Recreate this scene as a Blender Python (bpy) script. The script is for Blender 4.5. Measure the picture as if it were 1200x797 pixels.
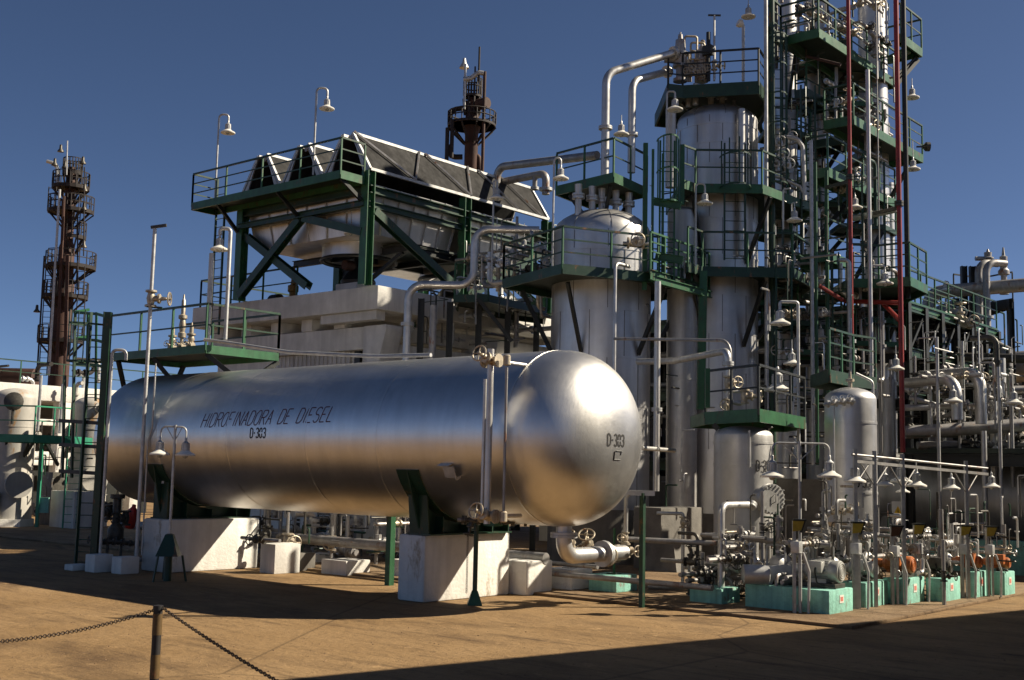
import bpy, bmesh, math, random
from mathutils import Vector, Matrix
rad = math.radians
sc = bpy.context.scene
for o in list(bpy.data.objects): bpy.data.objects.remove(o)
LINK = sc.collection.objects.link

# ------------------------------------------------------------------ camera, sky, sun, exposure
FPX, ROLL, PITCH, AZ, EYE = 1380.5564, 0.02174421, 0.11202537, 0.86633158, 2.6
Zv = Vector((0, 0, 1))
FH = Vector((-math.cos(AZ), math.sin(AZ), 0)); RH = Vector((math.sin(AZ), math.cos(AZ), 0))
FW = FH*math.cos(PITCH) + Zv*math.sin(PITCH); U0 = -FH*math.sin(PITCH) + Zv*math.cos(PITCH)
RR = RH*math.cos(ROLL) + U0*math.sin(ROLL); UU = U0*math.cos(ROLL) - RH*math.sin(ROLL)
CAM = Vector((0, 0, EYE))
cd = bpy.data.cameras.new('camera'); cam = bpy.data.objects.new('camera', cd); LINK(cam)
m3 = Matrix((RR, UU, -FW)).transposed(); cam.matrix_world = Matrix.Translation(CAM) @ m3.to_4x4()
cd.sensor_fit = 'HORIZONTAL'; cd.sensor_width = 36; cd.lens = FPX/1200*36; cd.clip_start = .1; cd.clip_end = 6000
sc.camera = cam
SUN_AZ, SUN_EL = rad(48), rad(38)          # azimuth from +X towards +Y
world = bpy.data.worlds.new("World"); sc.world = world; world.use_nodes = True
wn = world.node_tree; wn.nodes.clear()
wo = wn.nodes.new('ShaderNodeOutputWorld'); wb = wn.nodes.new('ShaderNodeBackground'); ws = wn.nodes.new('ShaderNodeTexSky')
ws.sky_type = 'NISHITA'; ws.sun_disc = False; ws.sun_elevation = SUN_EL; ws.sun_rotation = math.pi/2 - SUN_AZ
ws.air_density = 0.42; ws.dust_density = 0.7; ws.ozone_density = 3.2; ws.altitude = 900
wb.inputs['Strength'].default_value = 0.05
wn.links.new(ws.outputs[0], wb.inputs[0]); wn.links.new(wb.outputs[0], wo.inputs[0])
sl = bpy.data.lights.new('sun', 'SUN'); sl.energy = 5.0; sl.angle = rad(0.55); sl.color = (1.0, .89, .71)
so = bpy.data.objects.new('sun', sl); LINK(so)
sdir = Vector((math.cos(SUN_EL)*math.cos(SUN_AZ), math.cos(SUN_EL)*math.sin(SUN_AZ), math.sin(SUN_EL)))
so.rotation_euler = sdir.to_track_quat('Z', 'Y').to_euler(); so.location = (0, 0, 60)
sc.view_settings.view_transform = 'Standard'; sc.view_settings.look = 'None'
sc.view_settings.exposure = 0.95; sc.view_settings.gamma = 1; sc.view_settings.use_curve_mapping = False
sc.render.engine = 'CYCLES'
sc.cycles.max_bounces = 6; sc.cycles.glossy_bounces = 4; sc.cycles.diffuse_bounces = 3

# ------------------------------------------------------------------ surveying helpers: sight lines meeting known depths and planes
def ray(x, y): return FW + RR*((x-600)/FPX) - UU*((y-398.5)/FPX)
def W(x, y, D): d = ray(x, y); return CAM + d*(D/d.dot(FH))
def WX(x, y, X): d = ray(x, y); return CAM + d*(X/d.x)
def WY(x, y, Y): d = ray(x, y); return CAM + d*(Y/d.y)
def WZ(x, y, z): d = ray(x, y); return CAM + d*((z-EYE)/d.z)
def G(x, y): return WZ(x, y, 0)
def dep(p): return (Vector(p)-CAM).dot(FH)
def _lin(px, P, axis):
    k = (px-600)/FPX; n = RR - FW*k
    return -( (P-CAM).dot(n) ) / n.dot(axis)
def SX(px, Y, z): return _lin(px, Vector((0, Y, z)), Vector((1, 0, 0)))
def SY(px, X, z): return _lin(px, Vector((X, 0, z)), Vector((0, 1, 0)))
def ZAT(x, y, P):                      # height above P seen at image row y
    return W(x, y, dep(P)).z
def M(px, D): return px*D/FPX          # pixels to metres at a depth

# ------------------------------------------------------------------ materials
MATS = {}
def mat(name, col, rough=.5, metal=0, var=.25, scale=3.0, bump=.0, bscale=20, rust=0, rustcol=(.18,.07,.025), streak=0, spec=.5, rvar=.12):
    if name in MATS: return MATS[name]
    m = bpy.data.materials.new(name); m.use_nodes = True; nt = m.node_tree; N = nt.nodes; L = nt.links
    b = N['Principled BSDF']
    tc = N.new('ShaderNodeTexCoord')
    def noise(sc_, det=6, rg=.6, stretch=None, off=0):
        n = N.new('ShaderNodeTexNoise'); n.inputs['Scale'].default_value = sc_; n.inputs['Detail'].default_value = det; n.inputs['Roughness'].default_value = rg
        mp = N.new('ShaderNodeMapping'); mp.inputs['Location'].default_value = (off, off*.7, off*1.3)
        if stretch: mp.inputs['Scale'].default_value = stretch
        L.new(tc.outputs['Object'], mp.inputs[0]); L.new(mp.outputs[0], n.inputs['Vector']); return n.outputs['Fac']
    def ramp(f, a, b_, c0=(0,0,0,1), c1=(1,1,1,1)):
        r = N.new('ShaderNodeValToRGB'); r.color_ramp.elements[0].position = a; r.color_ramp.elements[1].position = b_
        r.color_ramp.elements[0].color = c0; r.color_ramp.elements[1].color = c1; L.new(f, r.inputs[0]); return r.outputs[0]
    def mix(f, a, b_, mode='MIX'):
        x = N.new('ShaderNodeMix'); x.data_type = 'RGBA'; x.blend_type = mode
        if isinstance(f, (int, float)): x.inputs[0].default_value = f
        else: L.new(f, x.inputs[0])
        for i, q in ((6, a), (7, b_)):
            if isinstance(q, tuple): x.inputs[i].default_value = (*q[:3], 1)
            else: L.new(q, x.inputs[i])
        return x.outputs[2]
    lo = tuple(max(0, c*(1-var)) for c in col); hi = tuple(min(1, c*(1+var)) for c in col)
    c = mix(ramp(noise(scale, 8, .65), .3, .7), lo, hi)
    if streak:
        s = ramp(noise(1.0, 5, .6, (scale*2.5, scale*2.5, .25), 7), .45, .75)
        c = mix(s, c, tuple(k*(1-streak) for k in col))
    if rust:
        s = ramp(noise(scale*1.3, 8, .7, (1, 1, .45), 3), .62-rust*.3, .70-rust*.2)
        c = mix(s, c, rustcol)
        rs = N.new('ShaderNodeMath'); rs.operation = 'MULTIPLY_ADD'; L.new(s, rs.inputs[0]); rs.inputs[1].default_value = -metal; rs.inputs[2].default_value = metal
        L.new(rs.outputs[0], b.inputs['Metallic'])
    else: b.inputs['Metallic'].default_value = metal
    L.new(c, b.inputs['Base Color'])
    rm = N.new('ShaderNodeMapRange'); rm.inputs['To Min'].default_value = max(.03, rough-rvar); rm.inputs['To Max'].default_value = min(1, rough+rvar)
    L.new(noise(scale*2, 6, .6, None, 11), rm.inputs[0]); L.new(rm.outputs[0], b.inputs['Roughness'])
    b.inputs['Specular IOR Level'].default_value = spec
    if bump:
        bp = N.new('ShaderNodeBump'); bp.inputs['Strength'].default_value = bump; bp.inputs['Distance'].default_value = .03
        L.new(noise(bscale, 6, .6), bp.inputs['Height']); L.new(bp.outputs[0], b.inputs['Normal'])
    MATS[name] = m; return m
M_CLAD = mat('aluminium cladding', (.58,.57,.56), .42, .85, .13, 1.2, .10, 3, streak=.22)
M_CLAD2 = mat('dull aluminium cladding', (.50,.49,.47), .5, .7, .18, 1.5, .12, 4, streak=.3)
M_PIPE = mat('silver painted pipe', (.52,.51,.49), .42, .75, .2, 3, streak=.2)
M_PIPED = mat('weathered grey pipe', (.30,.29,.28), .5, .55, .3, 3, rust=.18, streak=.2)
M_GALV = mat('galvanised steel', (.44,.44,.43), .5, .6, .25, 5)
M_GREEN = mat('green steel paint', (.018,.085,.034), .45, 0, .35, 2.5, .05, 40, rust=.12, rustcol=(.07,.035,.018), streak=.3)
M_DKGREEN = mat('dark and shaded green paint', (.009,.036,.018), .45, 0, .35, 2.5, .05, 40, rust=.08)  # dark green steel; also carries the tank's shade on the saddles
M_BLACK = mat('sooty steel', (.012,.014,.013), .5, .1, .4, 3)  # near-black base colour
M_GRATE = mat('dark grating', (.012,.022,.015), .6, .1, .4, 6)
M_WHITE = mat('white enamel', (.64,.62,.56), .35, 0, .08, 6, rust=.03)
M_BULB = mat('lamp glass', (.35,.36,.34), .12, 0, .1, 5)
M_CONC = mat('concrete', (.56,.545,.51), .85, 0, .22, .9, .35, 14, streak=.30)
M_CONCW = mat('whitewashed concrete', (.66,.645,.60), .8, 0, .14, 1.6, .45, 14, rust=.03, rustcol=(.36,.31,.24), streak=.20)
M_CONCD = mat('stained and shaded concrete', (.13,.12,.105), .85, 0, .35, 1.1, .35, 14, streak=.4)  # dark tone also stands in for shade behind columns and in open bays
M_TEAL = mat('turquoise painted concrete', (.21,.46,.38), .75, 0, .22, 4, .5, 16, rust=.16, rustcol=(.20,.17,.13), streak=.35)
M_RED = mat('red pipe paint', (.22,.016,.012), .42, 0, .3, 2, rust=.1)
M_REDV = mat('bright red paint', (.45,.03,.02), .4, 0, .2, 5)
M_ORANGE = mat('orange motor paint', (.40,.115,.025), .5, 0, .35, 6, rust=.1, streak=.3)
M_YEL = mat('yellow paint', (.20,.11,.014), .55, 0, .3, 6, rust=.15)
M_OLIVE = mat('yellowed sign plate', (.28,.22,.03), .55, 0, .25, 8)
M_YELD = mat('shaded yellow paint', (.085,.048,.012), .6, 0, .35, 9, rust=.15)  # yellow darkened in its colour for the backlit bollard
M_RUST = mat('rusted steel', (.052,.021,.013), .75, .1, .5, 1.2, .3, 20, streak=.45)
M_RUSTD = mat('dark rusted steel', (.015,.010,.009), .75, .1, .5, 2)
M_BRASS = mat('dusty valve metal', (.40,.35,.27), .5, .6, .35, 8, rust=.22)
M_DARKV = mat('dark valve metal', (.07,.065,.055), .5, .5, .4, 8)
M_PAINTBLK = mat('black stencil paint', (.012,.010,.010), .6, 0, .2, 8)
M_PAINTRED = mat('dark red stencil paint', (.075,.012,.016), .6, 0, .3, 8)
M_FIN = mat('finned tube panel', (.035,.034,.033), .92, 0, .6, 2.5, streak=.4, spec=.15)
M_CORR = mat('corrugated sheet', (.44,.42,.39), .6, .1, .2, 2, streak=.35)
M_MOTOR = mat('grey motor paint', (.36,.36,.34), .45, .3, .2, 6)
M_CHAIN = mat('chain steel', (.05,.035,.025), .55, .5, .3, 20)

# ------------------------------------------------------------------ mesh builder
def frame(ax):
    ax = Vector(ax).normalized(); t = Vector((0,0,1)) if abs(ax.z) < .9 else Vector((1,0,0))
    a = ax.cross(t).normalized(); return a, ax.cross(a).normalized(), ax
ORG = {}
class MB:
    def __init__(s): s.v = []; s.f = []; s.mi = []; s.cur = 0
    def add(s, vs, fs):
        n = len(s.v); s.v += [Vector(v) for v in vs]; s.f += [tuple(i+n for i in f) for f in fs]; s.mi += [s.cur]*len(fs); return s
    def box(s, a, b):
        x0,y0,z0 = (min(a[i],b[i]) for i in range(3)); x1,y1,z1 = (max(a[i],b[i]) for i in range(3))
        return s.add([(x0,y0,z0),(x1,y0,z0),(x1,y1,z0),(x0,y1,z0),(x0,y0,z1),(x1,y0,z1),(x1,y1,z1),(x0,y1,z1)],
                     [(3,2,1,0),(4,5,6,7),(0,1,5,4),(1,2,6,5),(2,3,7,6),(3,0,4,7)])
    def beam(s, p, q, w, h, up=None):
        p = Vector(p); q = Vector(q); d = (q-p).normalized(); up = Vector(up or (0,0,1))
        if abs(d.dot(up)) > .95: up = Vector((1,0,0))
        a = d.cross(up).normalized()*(w/2); b = a.cross(d).normalized()*(h/2)
        return s.add([p-a-b,p+a-b,p+a+b,p-a+b,q-a-b,q+a-b,q+a+b,q-a+b], [(3,2,1,0),(4,5,6,7),(0,1,5,4),(1,2,6,5),(2,3,7,6),(3,0,4,7)])
    def ibeam(s, p, q, w, h, t=.02, up=None):     # an I section
        p = Vector(p); q = Vector(q); d = (q-p).normalized(); u = Vector(up or (0,0,1))
        if abs(d.dot(u)) > .95: u = Vector((1,0,0))
        a = d.cross(u).normalized(); b = a.cross(d).normalized()
        s.beam(p+b*(h/2-t/2), q+b*(h/2-t/2), w, t, b); s.beam(p-b*(h/2-t/2), q-b*(h/2-t/2), w, t, b)
        return s.beam(p, q, t*.8, h-2*t-.002, b)
    def tube(s, pts, r, n=10, bend=0, seg=5, closed=False):
        P = [Vector(p) for p in pts]
        if bend and len(P) > 2:
            Q = [P[0]]
            for i in range(1, len(P)-1):
                a = (P[i-1]-P[i]); b = (P[i+1]-P[i]); la, lb = a.length, b.length; a.normalize(); b.normalize()
                cosv = max(-1, min(1, a.dot(b))); ang = math.acos(cosv)
                if ang > math.pi-.03 or ang < .05: Q.append(P[i]); continue
                t = min(bend/math.tan(ang/2), la*.48, lb*.48); rr = t*math.tan(ang/2)
                c = P[i] + (a+b).normalized()*(rr/math.sin(ang/2)); s0 = P[i]+a*t-c; s1 = P[i]+b*t-c
                tot = math.pi-ang; ax = s0.cross(s1).normalized()
                for k in range(seg+1): Q.append(c + Matrix.Rotation(tot*k/seg, 3, ax) @ s0)
            Q.append(P[-1]); P = Q
        vs = []; fs = []; N_ = len(P); prev = None
        for i in range(N_):
            if closed: d = (P[(i+1) % N_]-P[i-1]).normalized()
            else: d = ((P[min(i+1,N_-1)]-P[i]).normalized() + (P[i]-P[max(i-1,0)]).normalized()).normalized()
            if prev is None: a, b, _ = frame(d)
            else:
                a = prev - d*prev.dot(d); a.normalize(); b = d.cross(a)
            prev = a
            rr_ = r[i] if isinstance(r, (list,tuple)) else r
            for k in range(n):
                t = 2*math.pi*k/n; vs.append(P[i] + a*(rr_*math.cos(t)) + b*(rr_*math.sin(t)))
        for i in range(N_ if closed else N_-1):
            j = (i+1) % N_
            for k in range(n): fs.append((i*n+k, i*n+(k+1)%n, j*n+(k+1)%n, j*n+k))
        if not closed: fs.append(tuple(range(n-1,-1,-1))); fs.append(tuple((N_-1)*n+k for k in range(n)))
        return s.add(vs, fs)
    def lathe(s, o, prof, n=24, ax=(0,0,1), arc=1.0):
        o = Vector(o); a, b, c = frame(ax); vs = []; fs = []; m = len(prof)
        for r, h in prof:
            for k in range(n): t = 2*math.pi*k/n; vs.append(o + c*h + a*(r*math.cos(t)) + b*(r*math.sin(t)))
        for i in range(m-1):
            for k in range(n): fs.append((i*n+k, (i+1)*n+k, (i+1)*n+(k+1)%n, i*n+(k+1)%n))
        if prof[0][0] > 1e-5: fs.append(tuple(range(n)))
        if prof[-1][0] > 1e-5: fs.append(tuple((m-1)*n+k for k in range(n-1,-1,-1)))
        return s.add(vs, fs)
    def cyl(s, p, q, r, n=12): return s.tube([p, q], r, n)
    def ring(s, c, ax, R, r, n=20, m=6):
        a, b, _ = frame(ax); c = Vector(c)
        return s.tube([c + a*(R*math.cos(2*math.pi*k/n)) + b*(R*math.sin(2*math.pi*k/n)) for k in range(n)], r, m, closed=True)
    def ball(s, c, r, n=12, m=8, sz=1):
        return s.lathe(c, [(max(1e-6, r*math.sin(math.pi*i/m)), -r*sz*math.cos(math.pi*i/m)) for i in range(m+1)], n)
    def prism(s, poly, z0, z1):
        n = len(poly); vs = [(p[0],p[1],z0) for p in poly]+[(p[0],p[1],z1) for p in poly]
        return s.add(vs, [tuple(range(n-1,-1,-1)), tuple(range(n,2*n))] + [(i,(i+1)%n,n+(i+1)%n,n+i) for i in range(n)])
    def extr(s, poly, d):                 # any planar polygon of 3-D points pushed along d
        n = len(poly); d = Vector(d); vs = [Vector(p) for p in poly]; vs += [v+d for v in vs]
        return s.add(vs, [tuple(range(n-1,-1,-1)), tuple(range(n,2*n))] + [(i,(i+1)%n,n+(i+1)%n,n+i) for i in range(n)])
    def build(s, name, m, parent=None, bevel=0, label=None, kind=None, sharp=38):
        me = bpy.data.meshes.new(name)
        if parent is not None: org = ORG[parent.name]
        else:
            xs = [v.x for v in s.v]; ys = [v.y for v in s.v]; zs = [v.z for v in s.v]
            org = Vector(((min(xs)+max(xs))/2, (min(ys)+max(ys))/2, min(zs)))
        me.from_pydata([v-org for v in s.v], [], s.f)
        bm = bmesh.new(); bm.from_mesh(me); bmesh.ops.recalc_face_normals(bm, faces=bm.faces)
        if bevel:
            ed = [e for e in bm.edges if len(e.link_faces) == 2 and e.calc_face_angle(0) > .5]
            bmesh.ops.bevel(bm, geom=ed, offset=bevel, segments=2, affect='EDGES', profile=.6, clamp_overlap=True)
        bm.to_mesh(me); bm.free()
        for p in me.polygons: p.use_smooth = True
        me.set_sharp_from_angle(angle=rad(sharp))
        if isinstance(m, (list, tuple)):
            for q in m: me.materials.append(q)
            me.polygons.foreach_set('material_index', s.mi)
        elif m: me.materials.append(m)
        o = bpy.data.objects.new(name, me); LINK(o)
        if parent is not None: o.parent = parent
        else: o.location = org
        ORG[o.name] = org
        if label: o['label'] = label
        if kind: o['kind'] = kind
        return o
def tag(o, label, cat, group=None):
    o['label'] = label; o['category'] = cat
    if group: o['group'] = group
    return o
def thing(name, label, cat, loc, group=None):
    o = bpy.data.objects.new(name, None); LINK(o); o.location = Vector(loc); o.empty_display_size = .2
    ORG[o.name] = Vector(loc); return tag(o, label, cat, group)
def dup(root, loc, label, rotz=0, group=None):
    r = root.copy(); LINK(r); r.location = Vector(loc); r.rotation_euler = (0,0,rotz); r['label'] = label
    if group: r['group'] = group
    for ch in list(root.children):
        c = ch.copy(); LINK(c); c.parent = r
        for g in ch.children:
            d = g.copy(); LINK(d); d.parent = c
    return r
X_, Y_ = Vector((1,0,0)), Vector((0,1,0))

# ------------------------------------------------------------------ shared builders
def flange(mb, c, ax, r, t=.05): mb.lathe(Vector(c)-Vector(ax)*t/2, [(r,0),(r,t)], 16, ax); return mb
def valve(parent, c, ax, stem, s=1.0, m=None, wheelmat=None):
    """gate valve on a pipe: body, bonnet and two flanges in one casting; the handwheel is its sub-part"""
    c = Vector(c); ax = Vector(ax).normalized(); st = Vector(stem).normalized(); m = m or M_BRASS
    b = MB(); b.lathe(c-ax*.16*s, [(.11*s,0),(.11*s,.035*s),(.06*s,.05*s),(.085*s,.16*s),(.06*s,.27*s),(.11*s,.285*s),(.11*s,.32*s)], 14, ax)
    b.lathe(c, [(.06*s,0),(.06*s,.13*s),(.095*s,.14*s),(.095*s,.18*s),(.045*s,.19*s),(.03*s,.30*s),(.015*s,.31*s),(.015*s,.40*s)], 12, st)
    o = b.build('valve', m, parent)
    w = MB(); wc = c+st*.36*s; w.ring(wc, st, .125*s, .014*s, 18, 6); a, d, _ = frame(st)
    for k in range(2): dd = a if k == 0 else d; w.cyl(wc-dd*.12*s, wc+dd*.12*s, .010*s, 6)
    w.lathe(wc-st*.02*s, [(.03*s,0),(.03*s,.04*s)], 10, st)
    w.build('handwheel', wheelmat or m, o); return o
def lamp_head(parent, c, s=1.0):
    """enamelled industrial lamp hanging at c (rim level): ribbed housing, shade, glass"""
    c = Vector(c); h = MB()
    h.lathe(c, [(.095*s,.10*s),(.098*s,.12*s),(.088*s,.125*s),(.085*s,.26*s),(.092*s,.265*s),(.092*s,.28*s),(.05*s,.31*s),(.032*s,.33*s),(.03*s,.40*s),(.02*s,.42*s)], 16)
    for k in range(10):
        t = 2*math.pi*k/10; d = Vector((math.cos(t), math.sin(t), 0)); h.beam(c+d*.088*s+Zv*.13*s, c+d*.086*s+Zv*.255*s, .012*s, .022*s, d)
    h.build('lamp_housing', M_GALV, parent)
    q = MB(); q.lathe(c, [(.222*s,-.012*s),(.230*s,.0),(.228*s,.028*s),(.215*s,.036*s),(.13*s,.080*s),(.097*s,.115*s),(.088*s,.115*s),(.115*s,.075*s),(.205*s,.02*s),(.218*s,-.01*s)], 28)
    q.build('lamp_shade', M_WHITE, parent)
    g = MB(); g.lathe(c, [(.001,-.07*s),(.045*s,-.055*s),(.068*s,-.01*s),(.072*s,.06*s)], 14); g.build('lamp_glass', M_BULB, parent)
def lamp(px, py, D, label, pole=None, base_y=None, top_y=None, s=1.0, r=.024, hang=None, group='enamel plant lamps', flip=False):
    """gooseneck lamp whose rim centre is seen at (px, py): pole column at image x = pole, running from base_y to top_y"""
    c = W(px, py, D)
    if hang is not None:
        t = thing('plant_lamp', label, 'lamp', c, group); lamp_head(t, c, s)
        MB().cyl(c+Zv*.40*s, Vector((c.x, c.y, ZAT(px, hang, c))), .014, 8).build('hanger', M_GALV, t); return t
    b = W(pole, base_y, D); tz = ZAT(pole, top_y, b)
    t = thing('plant_lamp', label, 'lamp', b, group); lamp_head(t, c, s)
    bend = min(.14, max(.05, abs(tz-c.z-.4*s)*.6))
    MB().tube([b, (b.x,b.y,tz), (c.x,c.y,tz), (c.x,c.y,c.z+.40*s)], r, 10, bend).build('pole', M_GALV, t)
    return t
def railing(parent, pts, h=1.07, m=None, n_mid=1, sp=1.25, closed=False, kick=0, topw=.06):
    """posts one by one; the horizontal members of a run are one mesh each"""
    m = m or M_DKGREEN; pts = [Vector(p) for p in pts]; P = pts+[pts[0]] if closed else pts
    hr = MB(); mid = MB()
    for a, b in zip(P[:-1], P[1:]):
        hr.beam(a+Zv*h, b+Zv*h, topw, .055)
        for k in range(n_mid): z = h*(k+1)/(n_mid+1); mid.beam(a+Zv*z, b+Zv*z, .02, .04)
    hr.build('handrail', m, parent); mid.build('mid_rail', m, parent)
    done = []
    for a, b in zip(P[:-1], P[1:]):
        n = max(1, round((b-a).length/sp))
        for k in range(n+1):
            q = a.lerp(b, k/n)
            if any((q-d).length < .1 for d in done): continue
            done.append(q); MB().beam(q-Zv*.12, q+Zv*(h-.03), .05, .05, X_).build('post', M_GREEN if m is M_DKGREEN else m, parent)
def platform(label, poly, z, rails, group=None, m=None, fm=None, fh=.22, h=1.07, n_mid=1, sp=1.25, brackets=(), name='access_platform', holes=None):
    """steel platform at height z (top of deck); rails = list of runs of corner indices; brackets = [(p,q)]"""
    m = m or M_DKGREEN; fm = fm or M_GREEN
    poly = [Vector((p[0], p[1], z)) for p in poly]; c = sum(poly, Vector())/len(poly)
    t = thing(name, label, 'platform', (c.x, c.y, z), group)
    MB().prism(poly, z-.05, z).build('deck', M_GRATE, t)
    n = len(poly)
    for i in range(n):
        a, b = poly[i], poly[(i+1) % n]
        d = (b-a).normalized(); MB().beam(a-Zv*(fh*.41-.02)+d*.0, b-Zv*(fh*.41-.02), .06, fh*.82).build('edge_beam', fm, t)
    j = MB(); L = max(1, int((poly[1]-poly[0]).length/1.1))
    for run in rails: railing(t, [poly[i % n] for i in run], h, m, n_mid, sp)
    for p, q in brackets: MB().beam(p, q, .09, .12).build('bracket', M_BLACK, t)
    return t
def ladder(name, label, base, top_z, across, out, w=.42, cage=None, m=None, rung=.3, group=None, parent=None, cage_top=None):
    m = m or M_DKGREEN; base = Vector(base); a = Vector(across).normalized()*w/2; o = Vector(out).normalized()
    t = parent or thing(name, label, 'ladder', base, group); H = top_z-base.z
    for s_ in (-1, 1): MB().beam(base+a*s_, base+a*s_+Zv*H, .05, .07, o).build('stile', m, t)
    r0 = MB().cyl(base-a, base+a, .013, 6).build('rung', m, t)
    for k in range(1, int(H/rung)):
        r = r0.copy(); LINK(r); r.parent = t; r.location = r0.location + Zv*rung*k
    r0.location = r0.location + Zv*.05
    if cage:
        z = base.z+cage; zt = cage_top or top_z; k = 0; nv = 5
        def arc(zz): return [base*1 + Zv*(zz-base.z) + a*math.cos(q)*1.5 + o*(.75*math.sin(q)) for q in [math.pi*i/10 for i in range(11)]]
        while z < zt+.01:
            P = arc(z)
            mb = MB()
            for p, q in zip(P[:-1], P[1:]): mb.beam(p, q, .012, .05)
            mb.build('cage_hoop', m, t); z += .95
        for i in (1, 3, 5, 7, 9):
            p = arc(base.z+cage)[i]; q = arc(zt)[i]; MB().beam(p, q, .04, .012, o).build('cage_bar', m, t)
    return t
def pipe(label, pts, r, m=None, bend=None, cat='pipe', group=None, name='process_pipe', flanges=(), valves=(), n=12, supports=()):
    m = m or M_PIPE; pts = [Vector(p) for p in pts]
    need = flanges or valves or supports
    if not need: return tag(MB().tube(pts, r, n, bend if bend is not None else r*3).build(name, m), label, cat, group)
    t = thing(name, label, cat, pts[0], group)
    MB().tube(pts, r, n, bend if bend is not None else r*3).build('run', m, t)
    for c, ax in flanges: MB().lathe(Vector(c)-Vector(ax).normalized()*.05, [(r*1.7,0),(r*1.7,.045),(r*1.5,.046),(r*1.5,.054),(r*1.7,.055),(r*1.7,.1)], 16, ax).build('flange', M_GALV, t)
    for v in valves: valve(t, *v)
    for p, q in supports: MB().beam(p, q, .08, .08).build('support', M_DKGREEN, t)
    return t
SEAM = mat('cladding joint', (.20,.195,.19), .5, .6, .3, 4)
def vessel(name, label, cx, rpx, ytop, ybot, D, cat='vessel', dome=.55, m=None, bands=(), skirt=None, group=None, base_z=None, n=48, seams=0):
    """vertical vessel: shell with ellipsoidal head; bands = heights of cladding straps"""
    ym = (ytop+ybot)/2; c = W(cx, ym, D); R = M(rpx, D); zt = ZAT(cx, ytop, c); zb = base_z if base_z is not None else ZAT(cx, ybot, c)
    t = thing(name, label, cat, (c.x, c.y, 0), group); dh = R*dome; pr = [(R, zb)]
    for z in sorted(bands): 
        if zb+.1 < z < zt-dh-.1: pr += [(R, z-.03), (R+.012, z-.028), (R+.012, z+.028), (R, z+.03)]
    pr += [(max(1e-5, R*math.cos(q)), zt-dh+dh*math.sin(q)) for q in [math.pi/2*i/9 for i in range(10)]]
    MB().lathe((c.x, c.y, 0), pr, n).build('shell', m or M_CLAD, t, sharp=60)
    if seams:
        zs = [zb]+sorted(z for z in bands if zb+.1 < z < zt-dh-.1)+[zt-dh]; sb = MB(); fa_ = math.atan2(-c.y, -c.x)
        for i in range(len(zs)-1):
            for k in range(seams):
                a = fa_+2*math.pi*(k+.5*(i%2))/seams+.13; d = Vector((math.cos(a),math.sin(a),0)); q = Vector((c.x,c.y,0))+d*(R+.002)
                sb.beam(q+Zv*(zs[i]+.03), q+Zv*(zs[i+1]-.03), .022, .012, d)
        for k in range(8):
            a = fa_+2*math.pi*k/8+.2; P = [Vector((c.x,c.y,zt-dh))+Vector((math.cos(a)*(R+.003)*math.cos(t_),math.sin(a)*(R+.003)*math.cos(t_),(dh+.003)*math.sin(t_))) for t_ in [1.35*j/6 for j in range(7)]]
            sb.tube(P, .010, 4)
        sb.build('cladding_seam', SEAM, t)
    if skirt: MB().lathe((c.x,c.y,0), [(R*skirt[0], 0), (R*skirt[0], zb-.002)], 36).build('skirt', skirt[1], t)
    return t, Vector((c.x, c.y, 0)), R, zt
# single-stroke stencil lettering on a 4 x 6 grid
STROKE = {'H':[[(0,0),(0,6)],[(3,0),(3,6)],[(0,3),(3,3)]],'I':[[(.5,0),(.5,6)]],'D':[[(0,0),(0,6),(1.8,6),(3,4.8),(3,1.2),(1.8,0),(0,0)]],
 'R':[[(0,0),(0,6),(2.2,6),(3,5.2),(3,3.8),(2.2,3),(0,3)],[(1.2,3),(3,0)]],'O':[[(.9,0),(0,1.2),(0,4.8),(.9,6),(2.1,6),(3,4.8),(3,1.2),(2.1,0),(.9,0)]],
 'F':[[(0,0),(0,6),(2.6,6)],[(0,3),(2,3)]],'N':[[(0,0),(0,6),(3,0),(3,6)]],'A':[[(0,0),(1.5,6),(3,0)],[(.6,2.2),(2.4,2.2)]],
 'E':[[(2.6,0),(0,0),(0,6),(2.6,6)],[(0,3),(2,3)]],'S':[[(0,.8),(.8,0),(2,0),(2.8,.9),(2.8,2.2),(2,3),(.8,3),(0,3.8),(0,5.1),(.8,6),(2,6),(2.8,5.2)]],'L':[[(0,6),(0,0),(2.6,0)]],
 '3':[[(0,5.2),(.8,6),(2,6),(2.8,5.1),(2.8,3.8),(2,3.1),(1.2,3.1)],[(2,3.1),(2.8,2.3),(2.8,.9),(2,0),(.8,0),(0,.9)]],'0':[[(1,0),(.1,1),(.1,2.6)],[(.1,3.4),(.1,5),(1,6),(1.9,6),(2.7,5),(2.7,3.4)],[(2.7,2.6),(2.7,1),(1.9,0),(1,0)]],
 '-':[[(.3,3),(1.6,3)]],'1':[[(.2,4.8),(1,6),(1,0)]],'2':[[(0,5),(.8,6),(2,6),(2.8,5),(2.8,3.8),(0,0),(2.8,0)]],' ':[]}
ADV = {'I':2.0,' ':3.6,'-':2.8,'1':2.4}
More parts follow.
